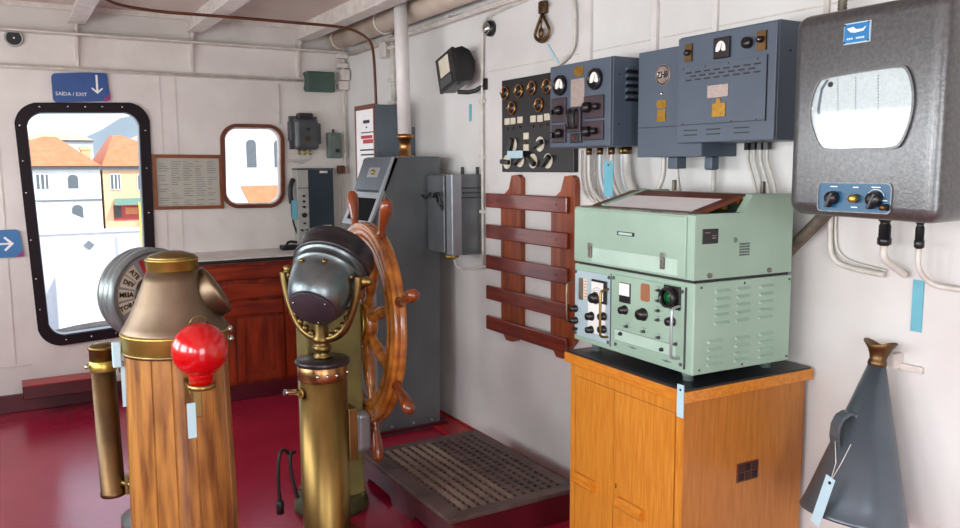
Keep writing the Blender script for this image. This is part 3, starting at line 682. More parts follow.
# fork
az = math.radians(56); td = Vector((math.cos(az), -math.sin(az), 0))   # trunnion direction (right / towards camera)
TC = Vector((PX_ + .026, PY_, 1.10))
fk = MB()
cen = Vector((PX_, PY_, 0))
for sgn in (-1, 1):
    pts = [cen + Vector((0, 0, .855)), cen + td * sgn * .06 + Vector((0, 0, .862)), cen + td * sgn * .115 + Vector((0, 0, .90)), cen + td * sgn * .155 + Vector((0, 0, .98)), cen + td * sgn * .178 + Vector((0, 0, 1.06)), cen + td * sgn * .185 + Vector((0, 0, 1.12))]
    fk.tube(pts, .016, 10, 2, )
    for j, (f_, z_) in enumerate(((.05, .875), (.08, .895), (.105, .92), (.125, .95), (.14, .985))):
        fk.sph(cen + td * sgn * f_ + Vector((0, 0, z_)), .017 - j * .001, 8)
fk.build('fork', 'brassd', pd)
for sgn in (-1, 1):
    MB().lathe([(.012, -.02), (.022, -.015), (.022, .01), (.014, .014), (.016, .03), (.006, .034)], TC + td * sgn * .185, td * sgn, 16).build('trunnion_knob', 'brassd', pd)
MB().lathe([(.018, 0), (.026, .02), (.02, .05), (.024, .06), (0, .07)], TC - td * .19 + Vector((0, 0, -.02)), (0, 0, 1), 12).build('finial_knob', 'brassd', pd)
el = math.radians(39); azb = math.radians(46); ah = Vector((math.sin(azb), math.cos(azb), 0)); ax = ah * math.cos(el) + Vector((0, 0, math.sin(el)))
MB().lathe([(.092, -.158), (.100, -.153), (.120, -.115), (.133, -.07), (.140, -.03), (.142, .0), (.147, .002), (.149, .012), (.144, .016), (.146, .04), (.154, .042), (.155, .05), (.15, .055)], TC, ax, 64).build('bowl', 'bowl', pd)
MB().lathe([(.148, .051), (.160, .054), (.162, .065), (.158, .07), (.158, .13), (.161, .135), (.158, .148), (.145, .15), (.14, .14), (0, .138)], TC, ax, 64).build('bezel', 'bowldark', pd)
MB().lathe([(.091, -.1585), (.095, -.161), (.092, -.165), (0, -.166)], TC, ax, 48).build('end_disc', 'discgrey', pd)
_, u_, v_ = basis(ax)
for a in (30, 150, 270):
    MB().sph(TC + ax * -.167 + (u_ * math.cos(math.radians(a)) + v_ * math.sin(math.radians(a))) * .078, .0045, 8).build('screw', 'chrome', pd)
for a in (70, 110, 160, 20):
    MB().lathe([(.01, 0), (.01, .01), (.006, .014)], TC + (u_ * math.cos(math.radians(a)) + v_ * math.sin(math.radians(a))) * .139 + ax * -.03, (u_ * math.cos(math.radians(a)) + v_ * math.sin(math.radians(a))), 10).build('clamp_screw', 'brassd', pd)

# ================================================================ BINNACLE
BX, BY = .453, 2.70
bn = thing('ship_binnacle', (BX, BY, 0), 'wooden-bodied ship binnacle with a conical brass hood', 'binnacle')
b = MB(); NST = 16
prof_ = []
def stave_ring(z, r):
    pts = []
    for k in range(NST):
        for j, (t, dr2) in enumerate(((.02, -.004), (.06, 0), (.5, 0), (.94, 0), (.98, -.004))):
            a = 2 * PI * (k + t + .32) / NST; rr = r * (1 - (0.0)) + dr2
            pts.append(b.bm.verts.new((BX + rr * math.cos(a), BY + rr * math.sin(a), z)))
    return pts
rings = [stave_ring(z, r) for z, r in ((0.06, .171), (.5, .165), (.985, .155))]
for A, B in zip(rings, rings[1:]):
    for k in range(len(A)): b._f([A[k], A[(k + 1) % len(A)], B[(k + 1) % len(A)], B[k]])
b._f(rings[0][::-1]); b._f(rings[-1])
b.build('wooden_body', 'teak', bn)
MB().lathe([(.205, 0), (.205, .03), (.195, .04), (.195, .07)], (BX, BY, 0), (0, 0, 1), 48).build('base_ring', 'brassd', bn)
MB().lathe([(.158, .972), (.163, .975), (.163, 1.023), (.167, 1.029), (.167, 1.034), (.15, 1.037)], (BX, BY, 0), (0, 0, 1), 64).build('band', 'brass', bn)
MB().lathe([(.163, .968), (.167, .971), (.167, .978), (.163, .981)], (BX, BY, 0), (0, 0, 1), 64, cap=False).build('band_bead', 'brassd', bn)
MB().lathe([(.164, 1.033), (.162, 1.041), (.152, 1.058), (.140, 1.08), (.125, 1.112), (.108, 1.152), (.091, 1.195), (.077, 1.23)], (BX, BY, 0), (0, 0, 1), 64).build('hood', 'hood', bn)
MB().lathe([(.076, 1.227), (.078, 1.229), (.078, 1.257), (.081, 1.259), (.081, 1.264), (.073, 1.267)], (BX, BY, 0), (0, 0, 1), 48).build('cap_band', 'brass', bn)
MB().lathe([(.080, 1.264), (.066, 1.276), (.034, 1.286), (0, 1.289)], (BX, BY, 0), (0, 0, 1), 48).build('cap', 'brassd', bn)
pa = Vector((.86, -.12, .50)).normalized()
MB().lathe([(.082, -.06), (.085, .03), (.088, .036), (.084, .044), (.05, .052), (0, .055)], Vector((BX + .096, BY - .01, 1.135)), pa, 40).build('viewing_port', 'hood', bn)
for a in (-10, -22):
    q_ = Vector((BX + .167 * math.cos(math.radians(a)), BY + .167 * math.sin(math.radians(a)), .99 if a == -10 else 1.03))
    MB().sph(q_, .012, 10).build('catch', 'chrome', bn)
MB().box(BX - .19, BX - .165, BY + .0, BY + .02, .93, 1.01, .003).build('hinge', 'paleblueLbl', bn)
# flinders bar tube
fx, fy = .243, 2.80
MB().lathe([(.037, .49), (.039, .492), (.039, .505), (.037, .507), (.0365, .9)], (fx + .012, fy - .03, 0), (-.012, .03, .9), 32).build('flinders_tube', 'bronze', bn)
MB().lathe([(.039, .905), (.041, .908), (.041, .938), (.038, .94)], (fx, fy, 0), (0, 0, 1), 32).build('tube_clamp', 'brass', bn)
MB().lathe([(.039, .938), (.039, .975), (.042, .977), (.042, .983), (.03, .992), (0, .995)], (fx, fy, 0), (0, 0, 1), 32).build('tube_cap', 'brassd', bn)
MB().sph((fx - .048, fy - .012, .925), .008, 8).build('thumb_screw', 'chrome', bn)
MB().tube([(fx + .03, fy - .03, .535), (.29, 2.75, .53), (.33, 2.72, .53)], .012, 8, 1).box(.28, .3, 2.74, 2.77, .50, .56).build('lower_bracket', 'brassd', bn)
MB().box(.285, .30, 2.755, 2.775, .90, .935).build('upper_bracket', 'brassd', bn)
# red sphere
RX, RY, RZ = .468, 2.405, 1.022
MB().sph((RX, RY, RZ), .0805, 48).build('corrector_sphere', 'redgloss', bn)
MB().lathe([(.036, -.10), (.036, -.075), (.05, -.06)], (RX, RY, RZ), (0, 0, 1), 32).build('sphere_neck', 'redgloss', bn)
MB().lathe([(.038, -.115), (.04, -.113), (.04, -.102), (.037, -.10)], (RX, RY, RZ), (0, 0, 1), 32).build('neck_collar', 'brassd', bn)
MB().tube([(RX + .026 * math.cos(a) - .0, RY, RZ + .075 + .026 * math.sin(a)) for a in [k * PI / 8 for k in range(9)]], .002, 6).build('wire_loop', 'brassd', bn)
MB().box(RX - .026, RX - .002, RY - .006, RY + .006, RZ - .20, RZ - .112, .003).box(RX - .026, RX - .002, RY + .006, BY - .152, RZ - .135, RZ - .118).box(RX - .026, RX - .002, BY - .164, BY - .152, RZ - .2, RZ - .112).build('sphere_bracket', 'brassd', bn)
tg = thing('paper_tag', (.435, 2.385, .74), 'white paper tag hanging on a string below the red sphere', 'tag')
MB().box(.421, .445, 2.392, 2.394, .765, .87).build('card', 'paleblueLbl', tg)
MB().tube([(.433, 2.393, .868), (.43, 2.393, .90), (.445, 2.40, .945)], .0012, 6).build('string', 'brassd', tg)
tg = thing('paper_tag', (.31, 2.74, .8), 'pale paper tag hanging between the tube and the wooden binnacle body', 'tag')
MB().box(.285, .31, 2.71, 2.712, .80, .93).build('card', 'paleblueLbl', tg)
MB().tube([(.29, 2.711, .913), (.292, 2.715, .94), (.28, 2.73, .96)], .0015, 6).build('string', 'conduit', tg)

# ================================================================ ENGINE TELEGRAPH (behind the binnacle)
TX, TY, TZ = .522, 3.62, 1.02
tl = thing('engine_telegraph', (TX, TY, 0), 'round grey engine order telegraph standing behind the binnacle', 'engine telegraph')
an = math.radians(23); nf = Vector((math.sin(an), -math.cos(an), 0)); tr_ = Vector((math.cos(an), math.sin(an), 0))
TCn = Vector((TX, TY, TZ))
MB().lathe([(.12, -.115), (.175, -.11), (.188, -.10), (.188, -.08), (.195, -.078), (.195, -.07), (.188, -.068), (.188, -.045), (.196, -.043), (.196, -.03), (.189, -.028), (.189, -.01), (.197, -.005), (.197, .01), (.185, .02), (.178, .02), (.172, .012), (.172, 0), (0, 0)], TCn, nf, 72).build('drum', 'teleg', tl)
MB().lathe([(.171, 0.001), (.171, .003)], TCn, nf, 64).build('dial', 'telegdial', tl)
MB().lathe([(.16, .12), (.17, .1), (.17, .06), (.07, .03), (.055, .0)][::-1], (TX, TY, 0), (0, 0, 1), 40) if False else None
MB().lathe([(.16, 0), (.16, .03), (.10, .06), (.07, .12), (.062, .75), (.08, .82)], (TX - .03 * math.sin(an), TY + .06, 0), (0, 0, 1), 40).build('column', 'teleg', tl)
RT = Matrix((tr_, Vector((0, 0, 1)), -nf)).transposed()  # dial frame: columns = right, up(z), into
def dial_pt(r, deg, o): a = math.radians(deg); return TCn + tr_ * r * math.cos(a) + Vector((0, 0, 1)) * r * math.sin(a) + nf * o
TR = Matrix((tr_, Vector((0, 0, 1)), nf)).transposed().to_4x4()
def sector(a0, a1, r0, r1, name, m_):
    mb = MB(); k_ = 6
    P1 = [dial_pt(r1, a0 + (a1 - a0) * i / k_, .005) for i in range(k_ + 1)]; P0 = [dial_pt(r0, a0 + (a1 - a0) * i / k_, .005) for i in range(k_ + 1)]
    vs = [mb.bm.verts.new(p_) for p_ in P1 + P0[::-1]]; f_ = mb._f(vs)
    ex = bmesh.ops.extrude_face_region(mb.bm, geom=[f_])
    for v_e in [e_ for e_ in ex['geom'] if isinstance(e_, bmesh.types.BMVert)]: v_e.co -= nf * .003
    return mb.build(name, m_, tl)
for i, (word, ac) in enumerate((('TORA', 198), ('MEIA', 175), ('DEV', 152), ('ATE', 131), ('', 108), ('', 72), ('', 49), ('', 28), ('', 5), ('', -18))):
    sector(ac - (9.5 if i != 4 else 4), ac + (9.5 if i != 4 else 4), .085, .155, 'dial_sector', 'cream' if i != 4 else 'redprint')
    if word:
        e_ = Matrix.Rotation(math.radians(ac - 180), 4, 'Z')
        text(word, 'lettering', dial_pt(.121, ac, .0065), .028, TR, 'black', tl, e_, bold=.0008)
MB().lathe([(.082, .002), (.082, .006), (.06, .006)], TCn, nf, 48).build('inner_ring', 'blackb', tl)
MB().lathe([(.06, .002), (.06, .008), (.03, .02), (0, .022)], TCn, nf, 32).build('centre_boss', 'teleg', tl)
MB().box(-.007, .007, -.0, .15, .008, .012).build('pointer', 'blackb', tl).matrix_parent_inverse = Matrix.Identity(4)
pt = [o for o in bpy.data.objects if o.name.startswith('pointer')][0]
for v in pt.data.vertices: v.co = (TR.to_3x3() @ (v.co + wloc(tl))) + TCn - wloc(tl)

# ================================================================ WOODEN RACK
rk = thing('wooden_rack', (2.26, 3.4, .62), 'dark varnished wooden rack of five slats on the right wall', 'rack')
def upright(yc, hw):
    z0, z1 = .625, 1.505
    L = [(yc - hw, z0 + .12), (yc - hw * .75, z0 + .085), (yc - hw * .6, z0 + .02), (yc - hw * .2, z0), (yc + hw * .3, z0), (yc + hw, z0 + .03)]
    L2 = [(yc - hw, z1 - .02), (yc - hw * .7, z1), (yc - hw * .1, z1 - .005), (yc + hw * .05, z1 - .04), (yc + hw * .2, z1 - .075), (yc + hw * .6, z1 - .1), (yc + hw, z1 - .115)]
    return [(yc - hw, z0 + .10)] + [(yc - hw * .6, z0 + .06), (yc - hw * .45, z0 + .01), (yc - hw * .1, z0), (yc + hw * .5, z0 + .0), (yc + hw, z0 + .05)] + L2[::-1]
for yc in (3.53, 3.075):
    MB().prism(upright(yc, .095), FX(XR - .001), .028).build('upright', 'rackup', rk)
for i in range(5):
    z = 1.405 - i * .1675
    MB().box(2.25, 2.271, 3.02, 3.752, z - .077, z, .006, seg=3).build('slat', 'rackwood', rk)
b = MB()
for i in range(5):
    for yc in (3.62, 3.1): b.sph((2.2495, yc, 1.405 - i * .1675 - .038), .004, 6)
b.build('screw_heads', 'bronze', rk)

# ================================================================ SWITCH PANEL (black)
sp_ = thing('switch_panel', (2.28, 3.33, 1.52), 'black switch panel with brass rings and white rotary dials on the right wall', 'switch panel')
MB().box(2.272, XR - .001, 2.995, 3.615, 1.518, 1.988, .003).build('panel', 'blackpanel', sp_)
for y, z in ((3.58, 1.923), (3.449, 1.923), (3.333, 1.928), (3.206, 1.926), (3.514, 1.843), (3.273, 1.842)):
    rg = MB().lathe([(.027, 0), (.036, 0), (.036, .006), (.031, .010), (.027, .006)], (2.272, y, z), (-1, 0, 0), 28, cap=False).build('lamp_ring', 'copper', sp_)
    MB().lathe([(.027, 0), (.026, .006), (0, .010)], (2.272, y, z), (-1, 0, 0), 20).build('lens', 'blackb', rg)
    for s_ in (-1, 1): MB().sph((2.262, y + s_ * .032, z), .006, 8).build('ring_screw', 'brass', rg)
for y, z in ((3.561, 1.777), (3.504, 1.777), (3.44, 1.779), (3.324, 1.778), (3.264, 1.777), (3.205, 1.781), (3.385, 1.697), (3.385, 1.64)):
    MB().box(2.269, 2.272, y - .023, y + .023, z - .016, z + .016).build('name_plate', 'cream', sp_)
for y, z in ((3.561, 1.742), (3.504, 1.742), (3.44, 1.744), (3.324, 1.743), (3.264, 1.742), (3.205, 1.745), (3.385, 1.667)):
    MB().sph((2.27, y, z), .006, 8).build('screw', 'bronze', sp_)
for i, (y, z) in enumerate(((3.505, 1.656), (3.263, 1.654), (3.562, 1.57), (3.44, 1.579), (3.323, 1.573), (3.196, 1.572))):
    MB().lathe([(.036, 0), (.036, .004)], (2.272, y, z), (-1, 0, 0), 28).build('dial', 'cream', sp_)
    a = math.radians((20, 70, 95, 60, 120, 50)[i]); rr = Matrix.Rotation(a, 3, 'X')
    MB().box(2.245, 2.268, y - .012, y + .012, z - .036, z + .036, .005, rot=rr).build('switch_knob', 'blackb', sp_)
tag(MB().box(2.238, 2.242, 3.37, 3.51, 1.588, 1.625).build('blue_label', 'paleblueLbl'), 'pale blue label stuck across the knobs of the black switch panel', 'label')

# ================================================================ BLUE-GREY CABINETS
def dial_x(par, x, y, z, r, square=False):
    if square: MB().box(x - .01, x, y - r, y + r, z - r, z + r, .003).build('meter_frame', 'blackb', par)
    else: MB().lathe([(r, 0), (r, .012), (r * .9, .018), (r * .8, .016), (r * .8, .01), (0, .01)], (x, y, z), (-1, 0, 0), 32).build('meter_frame', 'blackb', par)
    xx = x - (.0105 if square else .0105)
    pl = [(y + r * .62 * math.cos(a), z - r * .15 + r * .8 * math.sin(a)) for a in [PI * k / 12 for k in range(13)]] + [(y - r * .62, z - r * .3), (y - r * .3, z - r * .35), (y, z - r * .15), (y + r * .3, z - r * .35), (y + r * .62, z - r * .3)]
    MB().prism(pl, FX(xx), .0012).build('meter_face', 'dialwhite', par)
    MB().prism([(y - .0015, z - r * .3), (y + .0015, z - r * .3), (y - r * .2, z + r * .45)], FX(xx - .0012), .001).build('needle', 'black', par)
c1 = thing('power_cabinet', (2.17, 2.67, 1.62), 'blue-grey cabinet with two round meters and black switches, next to the black panel', 'electrical cabinet')
MB().box(2.06, XR - .001, 2.468, 2.872, 1.624, 1.968, .003).build('case', 'bluegrey', c1)
MB().box(2.05, 2.061, 2.472, 2.872, 1.626, 1.966, .003).build('front_door', 'bluegrey', c1)
dial_x(c1, 2.05, 2.794, 1.883, .042); dial_x(c1, 2.05, 2.562, 1.888, .042)
MB().prism(rrect(2.64, 2.705, 1.91, 1.95, .019, 4), FX(2.05), .002).build('badge', 'brassplate', c1)
MB().box(2.047, 2.05, 2.632, 2.722, 1.79, 1.9).build('text_plate', 'silverplate', c1)
MB().box(2.041, 2.05, 2.752, 2.852, 1.73, 1.832, .003).build('switch_plate', 'maroonswitch', c1)
MB().box(2.041, 2.05, 2.752, 2.852, 1.615 + .03, 1.72, .003).build('switch_plate', 'maroonswitch', c1)
MB().box(2.041, 2.05, 2.508, 2.63, 1.735, 1.825, .003).build('switch_plate', 'maroonswitch', c1)
MB().box(2.041, 2.05, 2.508, 2.63, 1.65, 1.725, .003).build('switch_plate', 'maroonswitch', c1)
MB().box(2.036, 2.05, 2.645, 2.735, 1.685, 1.785, .003).build('switch_plate', 'maroonswitch', c1)
MB().box(2.041, 2.05, 2.645, 2.72, 1.642, 1.68, .003).build('switch_plate', 'blackb', c1)
for (y, z, s_) in ((2.79, 1.78, .02), (2.785, 1.685, .02), (2.60, 1.78, .022), (2.54, 1.78, .014), (2.60, 1.685, .022), (2.55, 1.685, .014)):
    MB().lathe([(s_, 0), (s_ * .9, .02), (0, .024)], (2.041, y, z), (-1, 0, 0), 14).build('switch_knob', 'blackb', c1)
for y in (2.83, 2.825): MB().box(2.02, 2.041, y - .006, y + .01, (1.765 if y == 2.83 else 1.665), (1.785 if y == 2.83 else 1.69), .003).build('switch_lever', 'blackb', c1)
for y in (2.71, 2.67): MB().tube([(2.036, y, 1.775), (2.02, y, 1.765), (2.018, y, 1.72), (2.03, y, 1.70)], .007, 8, 1).build('fuse_handle', 'black', c1)
MB().sph((2.04, 2.69, 1.662), .006, 8).build('red_lamp', 'redprint', c1)
for k in range(5):
    z = 1.93 - k * .027
    b = MB(); A = [b.bm.verts.new(p_) for p_ in ((2.12, 2.468, z), (2.225, 2.468, z), (2.225, 2.468, z - .018), (2.12, 2.468, z - .018), (2.123, 2.454, z - .004), (2.222, 2.454, z - .004), (2.222, 2.454, z - .010), (2.123, 2.454, z - .010))]
    for f in ((0, 1, 5, 4), (4, 5, 6, 7), (1, 2, 6, 5), (3, 0, 4, 7)): b._f([A[i] for i in f])
    b.build('louvre', 'bluegrey', c1)
    MB().box(2.123, 2.222, 2.4665, 2.4678, z - .024, z - .012).build('louvre_slot', 'black', c1)
for z in (1.90, 1.71): MB().sph((2.09, 2.467, z), .004, 6).build('screw', 'black', c1)
c2 = thing('logo_cabinet', (2.2, 2.28, 1.58), 'plain blue-grey cabinet with a round letter emblem, middle of the three cabinets', 'electrical cabinet')
MB().box(2.13, XR - .001, 2.062, 2.39, 1.579, 1.698, .002).box(2.13, XR - .001, 2.136, 2.39, 1.697, 1.97, .002).build('case', 'bluegrey', c2)
MB().box(2.12, 2.131, 2.06, 2.392, 1.579, 1.69, .002).box(2.12, 2.131, 2.175, 2.392, 1.69, 1.972, .002).build('front_cover', 'bluegrey', c2)
MB().lathe([(.038, 0), (.038, .002), (.036, .003), (.036, .001), (.031, .001), (.031, .003), (.029, .003), (.029, .0005), (0, .0005)], (2.12, 2.259, 1.878), (-1, 0, 0), 40).build('emblem_ring', 'silverplate', c2)
MB().lathe([(.036, .0), (.036, .0022), (.031, .0022), (.031, 0)], (2.12, 2.259, 1.878), (-1, 0, 0), 40, cap=False).build('emblem_band', 'blackb', c2)
text('ZHR', 'lettering', (2.1185, 2.259, 1.878), .033, ROTX, 'blackb', c2, bold=.0008)
MB().sph((2.118, 2.262, 1.81), .007, 8).build('lamp', 'chrome', c2)
MB().prism(rrect(2.238, 2.288, 1.758, 1.788, .01, 3), FX(2.12), .002).build('badge', 'brassplate', c2)
MB().box(2.117, 2.12, 2.24, 2.284, 1.71, 1.752).build('badge', 'brassplate', c2)
MB().box(2.20, 2.24, 2.085, 2.125, 1.53, 1.58, .008).build('wall_lug', 'bluegrey', c2)
MB().box(2.19, 2.24, 2.25, 2.30, 1.535, 1.579, .004).build('cable_box', 'bluegrey', c2)
c3 = thing('transmitter_cabinet', (2.18, 1.92, 1.625), 'largest blue-grey cabinet with a square meter and rows of vent slots', 'electrical cabinet')
MB().box(2.08, XR - .0015, 1.71, 2.132, 1.7005, 1.99, .002).box(2.08, XR - .0015, 1.71, 2.057, 1.625, 1.703, .002).box(2.08, 2.118, 2.05, 2.132, 1.625, 1.703, .002).build('case', 'bluegrey', c3)
MB().box(2.07, 2.081, 1.712, 2.132, 1.625, 1.985, .003).build('front_panel', 'bluegrey', c3)
MB().box(2.066, 2.07, 1.743, 2.114, 1.688, 1.885, .001).build('access_door', 'bluegrey', c3)
b = MB()
for (y0, y1, z0, z1) in ((1.743, 1.745, 1.685, 1.888), (1.743, 2.116, 1.6865, 1.6882)): b.box(2.0655, 2.0702, y0, y1, z0, z1)
b.build('door_gap', 'black', c3)
dial_x(c3, 2.07, 1.928, 1.93, .034, True)
MB().box(2.064, 2.07, 2.063, 2.095, 1.902, 1.962).build('switch_plate', 'bronze', c3)
MB().box(2.064, 2.07, 1.75, 1.785, 1.902, 1.962).build('switch_plate', 'bronze', c3)
for y, z, r in ((2.079, 1.932, .010), (1.768, 1.935, .010), (1.82, 1.932, .018)): MB().lathe([(r, 0), (r, .014), (0, .016)], (2.066, y, z), (-1, 0, 0), 14).build('switch_knob', 'blackb', c3)
MB().sph((2.055, 2.079, 1.932), .004, 6).build('toggle_tip', 'chrome', c3)
MB().sph((2.052, 1.768, 1.935), .004, 6).build('toggle_tip', 'chrome', c3)
b = MB()
for r_ in range(3):
    for k in range(8):
        y = 2.075 - k * .042 - (r_ % 2) * .021
        if y > 1.765: b.box(2.0648, 2.0662, y - .013, y + .013, 1.861 - r_ * .0125, 1.866 - r_ * .0125)
b.build('vent_slots', 'black', c3)
b = MB()
for yc in (2.065, 1.96, 1.84):
    for z in (1.668, 1.652): b.box(2.0685, 2.0702, yc - .03, yc + .03, z - .002, z + .002)
b.build('lower_slots', 'black', c3)
MB().box(2.063, 2.066, 1.895, 1.985, 1.772, 1.812).build('text_plate', 'silverplate', c3)
MB().box(2.063, 2.066, 1.905, 1.962, 1.708, 1.752).prism(rrect(1.925, 1.945, 1.745, 1.768, .008, 3), FX(2.066), .003).build('brass_badge', 'brassplate', c3)
for y, z in ((2.1, 1.878), (2.0, 1.878), (1.9, 1.878), (1.78, 1.878), (1.78, 1.692), (1.88, 1.692), (2.1, 1.692)): MB().sph((2.066, y, z), .003, 6).build('screw', 'bronze', c3)
MB().sph((2.13, 1.7095, 1.90), .004, 6).build('side_screw', 'black', c3)
ORD = ['first', 'second', 'third', 'fourth', 'fifth', 'sixth', 'seventh', 'eighth']
# conduits below the first cabinet
for k in range(8):
    y = 2.86 - k * .038; r = .0085 if k < 6 else (.013 if k == 6 else .017)
    if k == 7: y = 2.575
    x = 2.255 - (.03 if k % 2 else 0)
    zb = 1.40 - .008 * k
    cond('cable_conduit', [(x, y, 1.60), (x, y, 1.50 + .005 * k), (x, y - .02, 1.44 + .004 * k), (x, y - .08, 1.40), (x, y - .16, 1.365), (x, 2.15 - .02 * k, 1.33)], r, 'conduitblue' if k % 3 == 0 else 'conduit', 'white conduit under the two-meter cabinet, %s from the left of the eight curved ones' % ORD[k], 'conduits under the two-meter cabinet', sm=3)
    tag(MB().cyl((x, y, 1.595), (x, y, 1.6235), r + .005, n=10).build('cable_gland', 'bronze' if k % 2 else 'brass'), 'cable gland under the two-meter cabinet, %s from the left of the eight' % ORD[k], 'cable gland', 'glands under the two-meter cabinet')
for k in range(4):
    x = 2.285
    y = 2.96 - k * .035
    cond('wall_cable', [(x, y, 1.62), (x, y, 1.46), (x, y - .05, 1.40 - .01 * k), (x, y - .17, 1.365 - .01 * k), (x, 2.3, 1.34)], .006, 'conduit', 'thin white wall cable left of the curved conduits, %s from the left' % ORD[k], 'thin cables beside the curved conduits', sm=3)
cond('cable_conduit', [(2.215, 2.345, 1.578), (2.215, 2.345, 1.50), (2.215, 2.40, 1.42), (2.215, 2.5, 1.38)], .010, 'conduit', 'white conduit under the emblem cabinet curving left', sm=2)
cond('cable_conduit', [(2.215, 2.275, 1.535), (2.215, 2.26, 1.45), (2.215, 2.20, 1.36)], .007, 'conduit', 'thin white conduit under the emblem cabinet curving right', sm=2)
cond('cable_conduit', [(2.27, 2.14, 1.5785), (2.27, 2.14, 1.35)], .009, 'conduit', 'straight white conduit between the emblem cabinet and the receiver')
for k in range(4):
    y = 1.985 - k * .028
    cond('cable_conduit', [(2.27, y, 1.6), (2.27, y, 1.56), (2.27, y - .045, 1.46), (2.27, y - .05, 1.33)], .006, 'conduit', 'thin conduit hanging under the largest blue-grey cabinet, %s from the left' % ORD[k], 'thin conduits under the largest cabinet', sm=2)
    tag(MB().box(2.26, 2.28, y - .009, y + .009, 1.60, 1.6249).build('cable_gland', 'blackb'), 'black gland under the largest blue-grey cabinet, %s from the left' % ORD[k], 'cable gland', 'black glands under the largest cabinet')
lb = thing('blue_label', (2.12, 2.6, 1.41), 'turquoise paper label hanging under the two-meter cabinet', 'label')
MB().box(2.12, 2.122, 2.535, 2.592, 1.425, 1.567).build('card', 'cyan', lb)
MB().lathe([(.005, 0), (.005, .001)], (2.12, 2.563, 1.552), (-1, 0, 0), 8).build('eyelet', 'black', lb)
MB().tube([(2.12, 2.563, 1.552), (2.12, 2.57, 1.60), (2.12, 2.57, 1.626)], .0015, 6).build('string', 'conduit', lb)
tag(MB().box(XR - .004, XR - .001, 1.344, 1.377, 1.056, 1.21).build('blue_label', 'cyan'), 'turquoise rectangular label on the wall above the megaphone', 'label')
tag(MB().box(XR - .004, XR - .001, 3.975, 4.0, 1.80, 1.895).build('blue_label', 'cyan'), 'turquoise label on the wall below the black floodlight', 'label')

# ================================================================ SMALL RIGHT WALL THINGS
fl = thing('flood_lamp', (2.2, 4.0, 1.97), 'black tilted floodlight lamp on the right wall', 'lamp')
rot = Matrix.Rotation(math.radians(-16), 3, 'X')
def rl(y, z): v3 = rot @ Vector((0, y - 4.05, z - 2.08)); return (v3.y + 4.05, v3.z + 2.08)
def fbox(x0, x1, y0, y1, z0, z1, name, m_, bev=.003):
    P = MB(); P.box(x0, x1, y0, y1, z0, z1, bev)
    for v4 in P.bm.verts:
        a_, b_ = rl(v4.co.y, v4.co.z); v4.co.y, v4.co.z = a_, b_
    return P.build(name, m_, fl)
fbox(2.13, 2.15, 3.90, 4.10, 1.955, 2.15, 'front_frame', 'blackb')
fbox(2.126, 2.13, 3.95, 4.06, 2.03, 2.13, 'lens', 'cream')
fbox(2.125, 2.13, 3.94, 4.07, 1.97, 2.02, 'lower_grille', 'darkgrey')
P = MB().prism([(2.15, 1.96), (2.15, 2.145), (2.20, 2.16), (2.245, 2.14), (2.268, 2.08), (2.26, 2.02), (2.225, 1.965)], lambda a, b_, t: (a, 3.905 + t, b_), .19)
for v4 in P.bm.verts:
    a_, b_ = rl(v4.co.y, v4.co.z); v4.co.y, v4.co.z = a_, b_
P.build('housing', 'blackb', fl)
fl.location.y -= .03
MB().tube([(2.2, 3.95, 1.955), (2.25, 3.88, 1.95), (2.295, 3.83, 1.985)], .012, 8, 1).box(2.285, 2.299, 3.80, 3.85, 1.96, 2.02).build('bracket', 'blackb', fl)
rb = thing('round_buzzer', (2.27, 3.755, 2.24), 'small round chrome and black bell high on the right wall', 'bell')
MB().lathe([(.042, 0), (.042, .02), (.034, .03)], (XR, 3.755, 2.274), (-1, 0, 0), 28).build('base', 'blackb', rb)
MB().lathe([(.033, .028), (.028, .042), (.014, .05), (0, .051)], (XR, 3.755, 2.274), (-1, 0, 0), 28).build('dome', 'chrome', rb)
cl = thing('brass_shackle', (2.28, 3.27, 2.15), 'old brass clinometer hanging high on the right wall above the black panel', 'clinometer')
MB().tube([(2.28, 3.262, 2.27), (2.28, 3.315, 2.20), (2.28, 3.325, 2.175), (2.28, 3.30, 2.15), (2.28, 3.262, 2.14), (2.28, 3.225, 2.15), (2.28, 3.20, 2.185), (2.28, 3.215, 2.21), (2.28, 3.262, 2.27)], .0075, 8, 1).build('arc_frame', 'bronze', cl)
MB().prism([(3.315, 2.16), (3.29, 2.14), (3.262, 2.132), (3.235, 2.14), (3.215, 2.16), (3.235, 2.165), (3.262, 2.155), (3.295, 2.165)], FX(2.285), .008).build('scale', 'bronze', cl)
MB().tube([(2.275, 3.262, 2.26), (2.275, 3.264, 2.19)], .004, 6).sph((2.275, 3.264, 2.182), .018, 12, (.6, 1, 1.4)).build('pendulum', 'bronze', cl)
MB().box(2.27, 2.298, 3.235, 3.285, 2.27, 2.33, .006).box(2.262, 2.275, 3.215, 3.27, 2.295, 2.315, .003).build('hanger', 'bronze', cl)
tag(MB().prism([(3.24, 2.13), (3.25, 2.115), (3.16, 2.02), (3.15, 2.035)], FX(XR - .002), .002).build('blue_label', 'paleblueLbl'), 'faded pale label slanting down from the brass clinometer', 'label')
cond('cable_conduit', [(2.285, 3.837, 1.0), (2.285, 3.837, 2.27), (2.285, 3.80, 2.33), (2.285, 3.7, 2.36), (2.285, 3.2, 2.37), (2.285, 3.05, 2.33), (2.285, 3.01, 2.28), (2.285, 3.005, 2.12), (2.285, 3.03, 2.06), (2.285, 3.12, 2.02), (2.285, 3.2, 2.0)], .008, 'conduit', 'long white conduit running up from the rack and arching over to the black panel', sm=2)
for z in (1.3, 1.6, 1.9): tag(MB().box(2.272, 2.299, 3.82, 3.855, z - .01, z + .01).build('pipe_clamp', 'trimw'), 'white clamp on the long conduit left of the black panel, %s of three' % {1.3: 'lowest', 1.6: 'middle', 1.9: 'top'}[z], 'clamp', 'clamps on the long conduit')
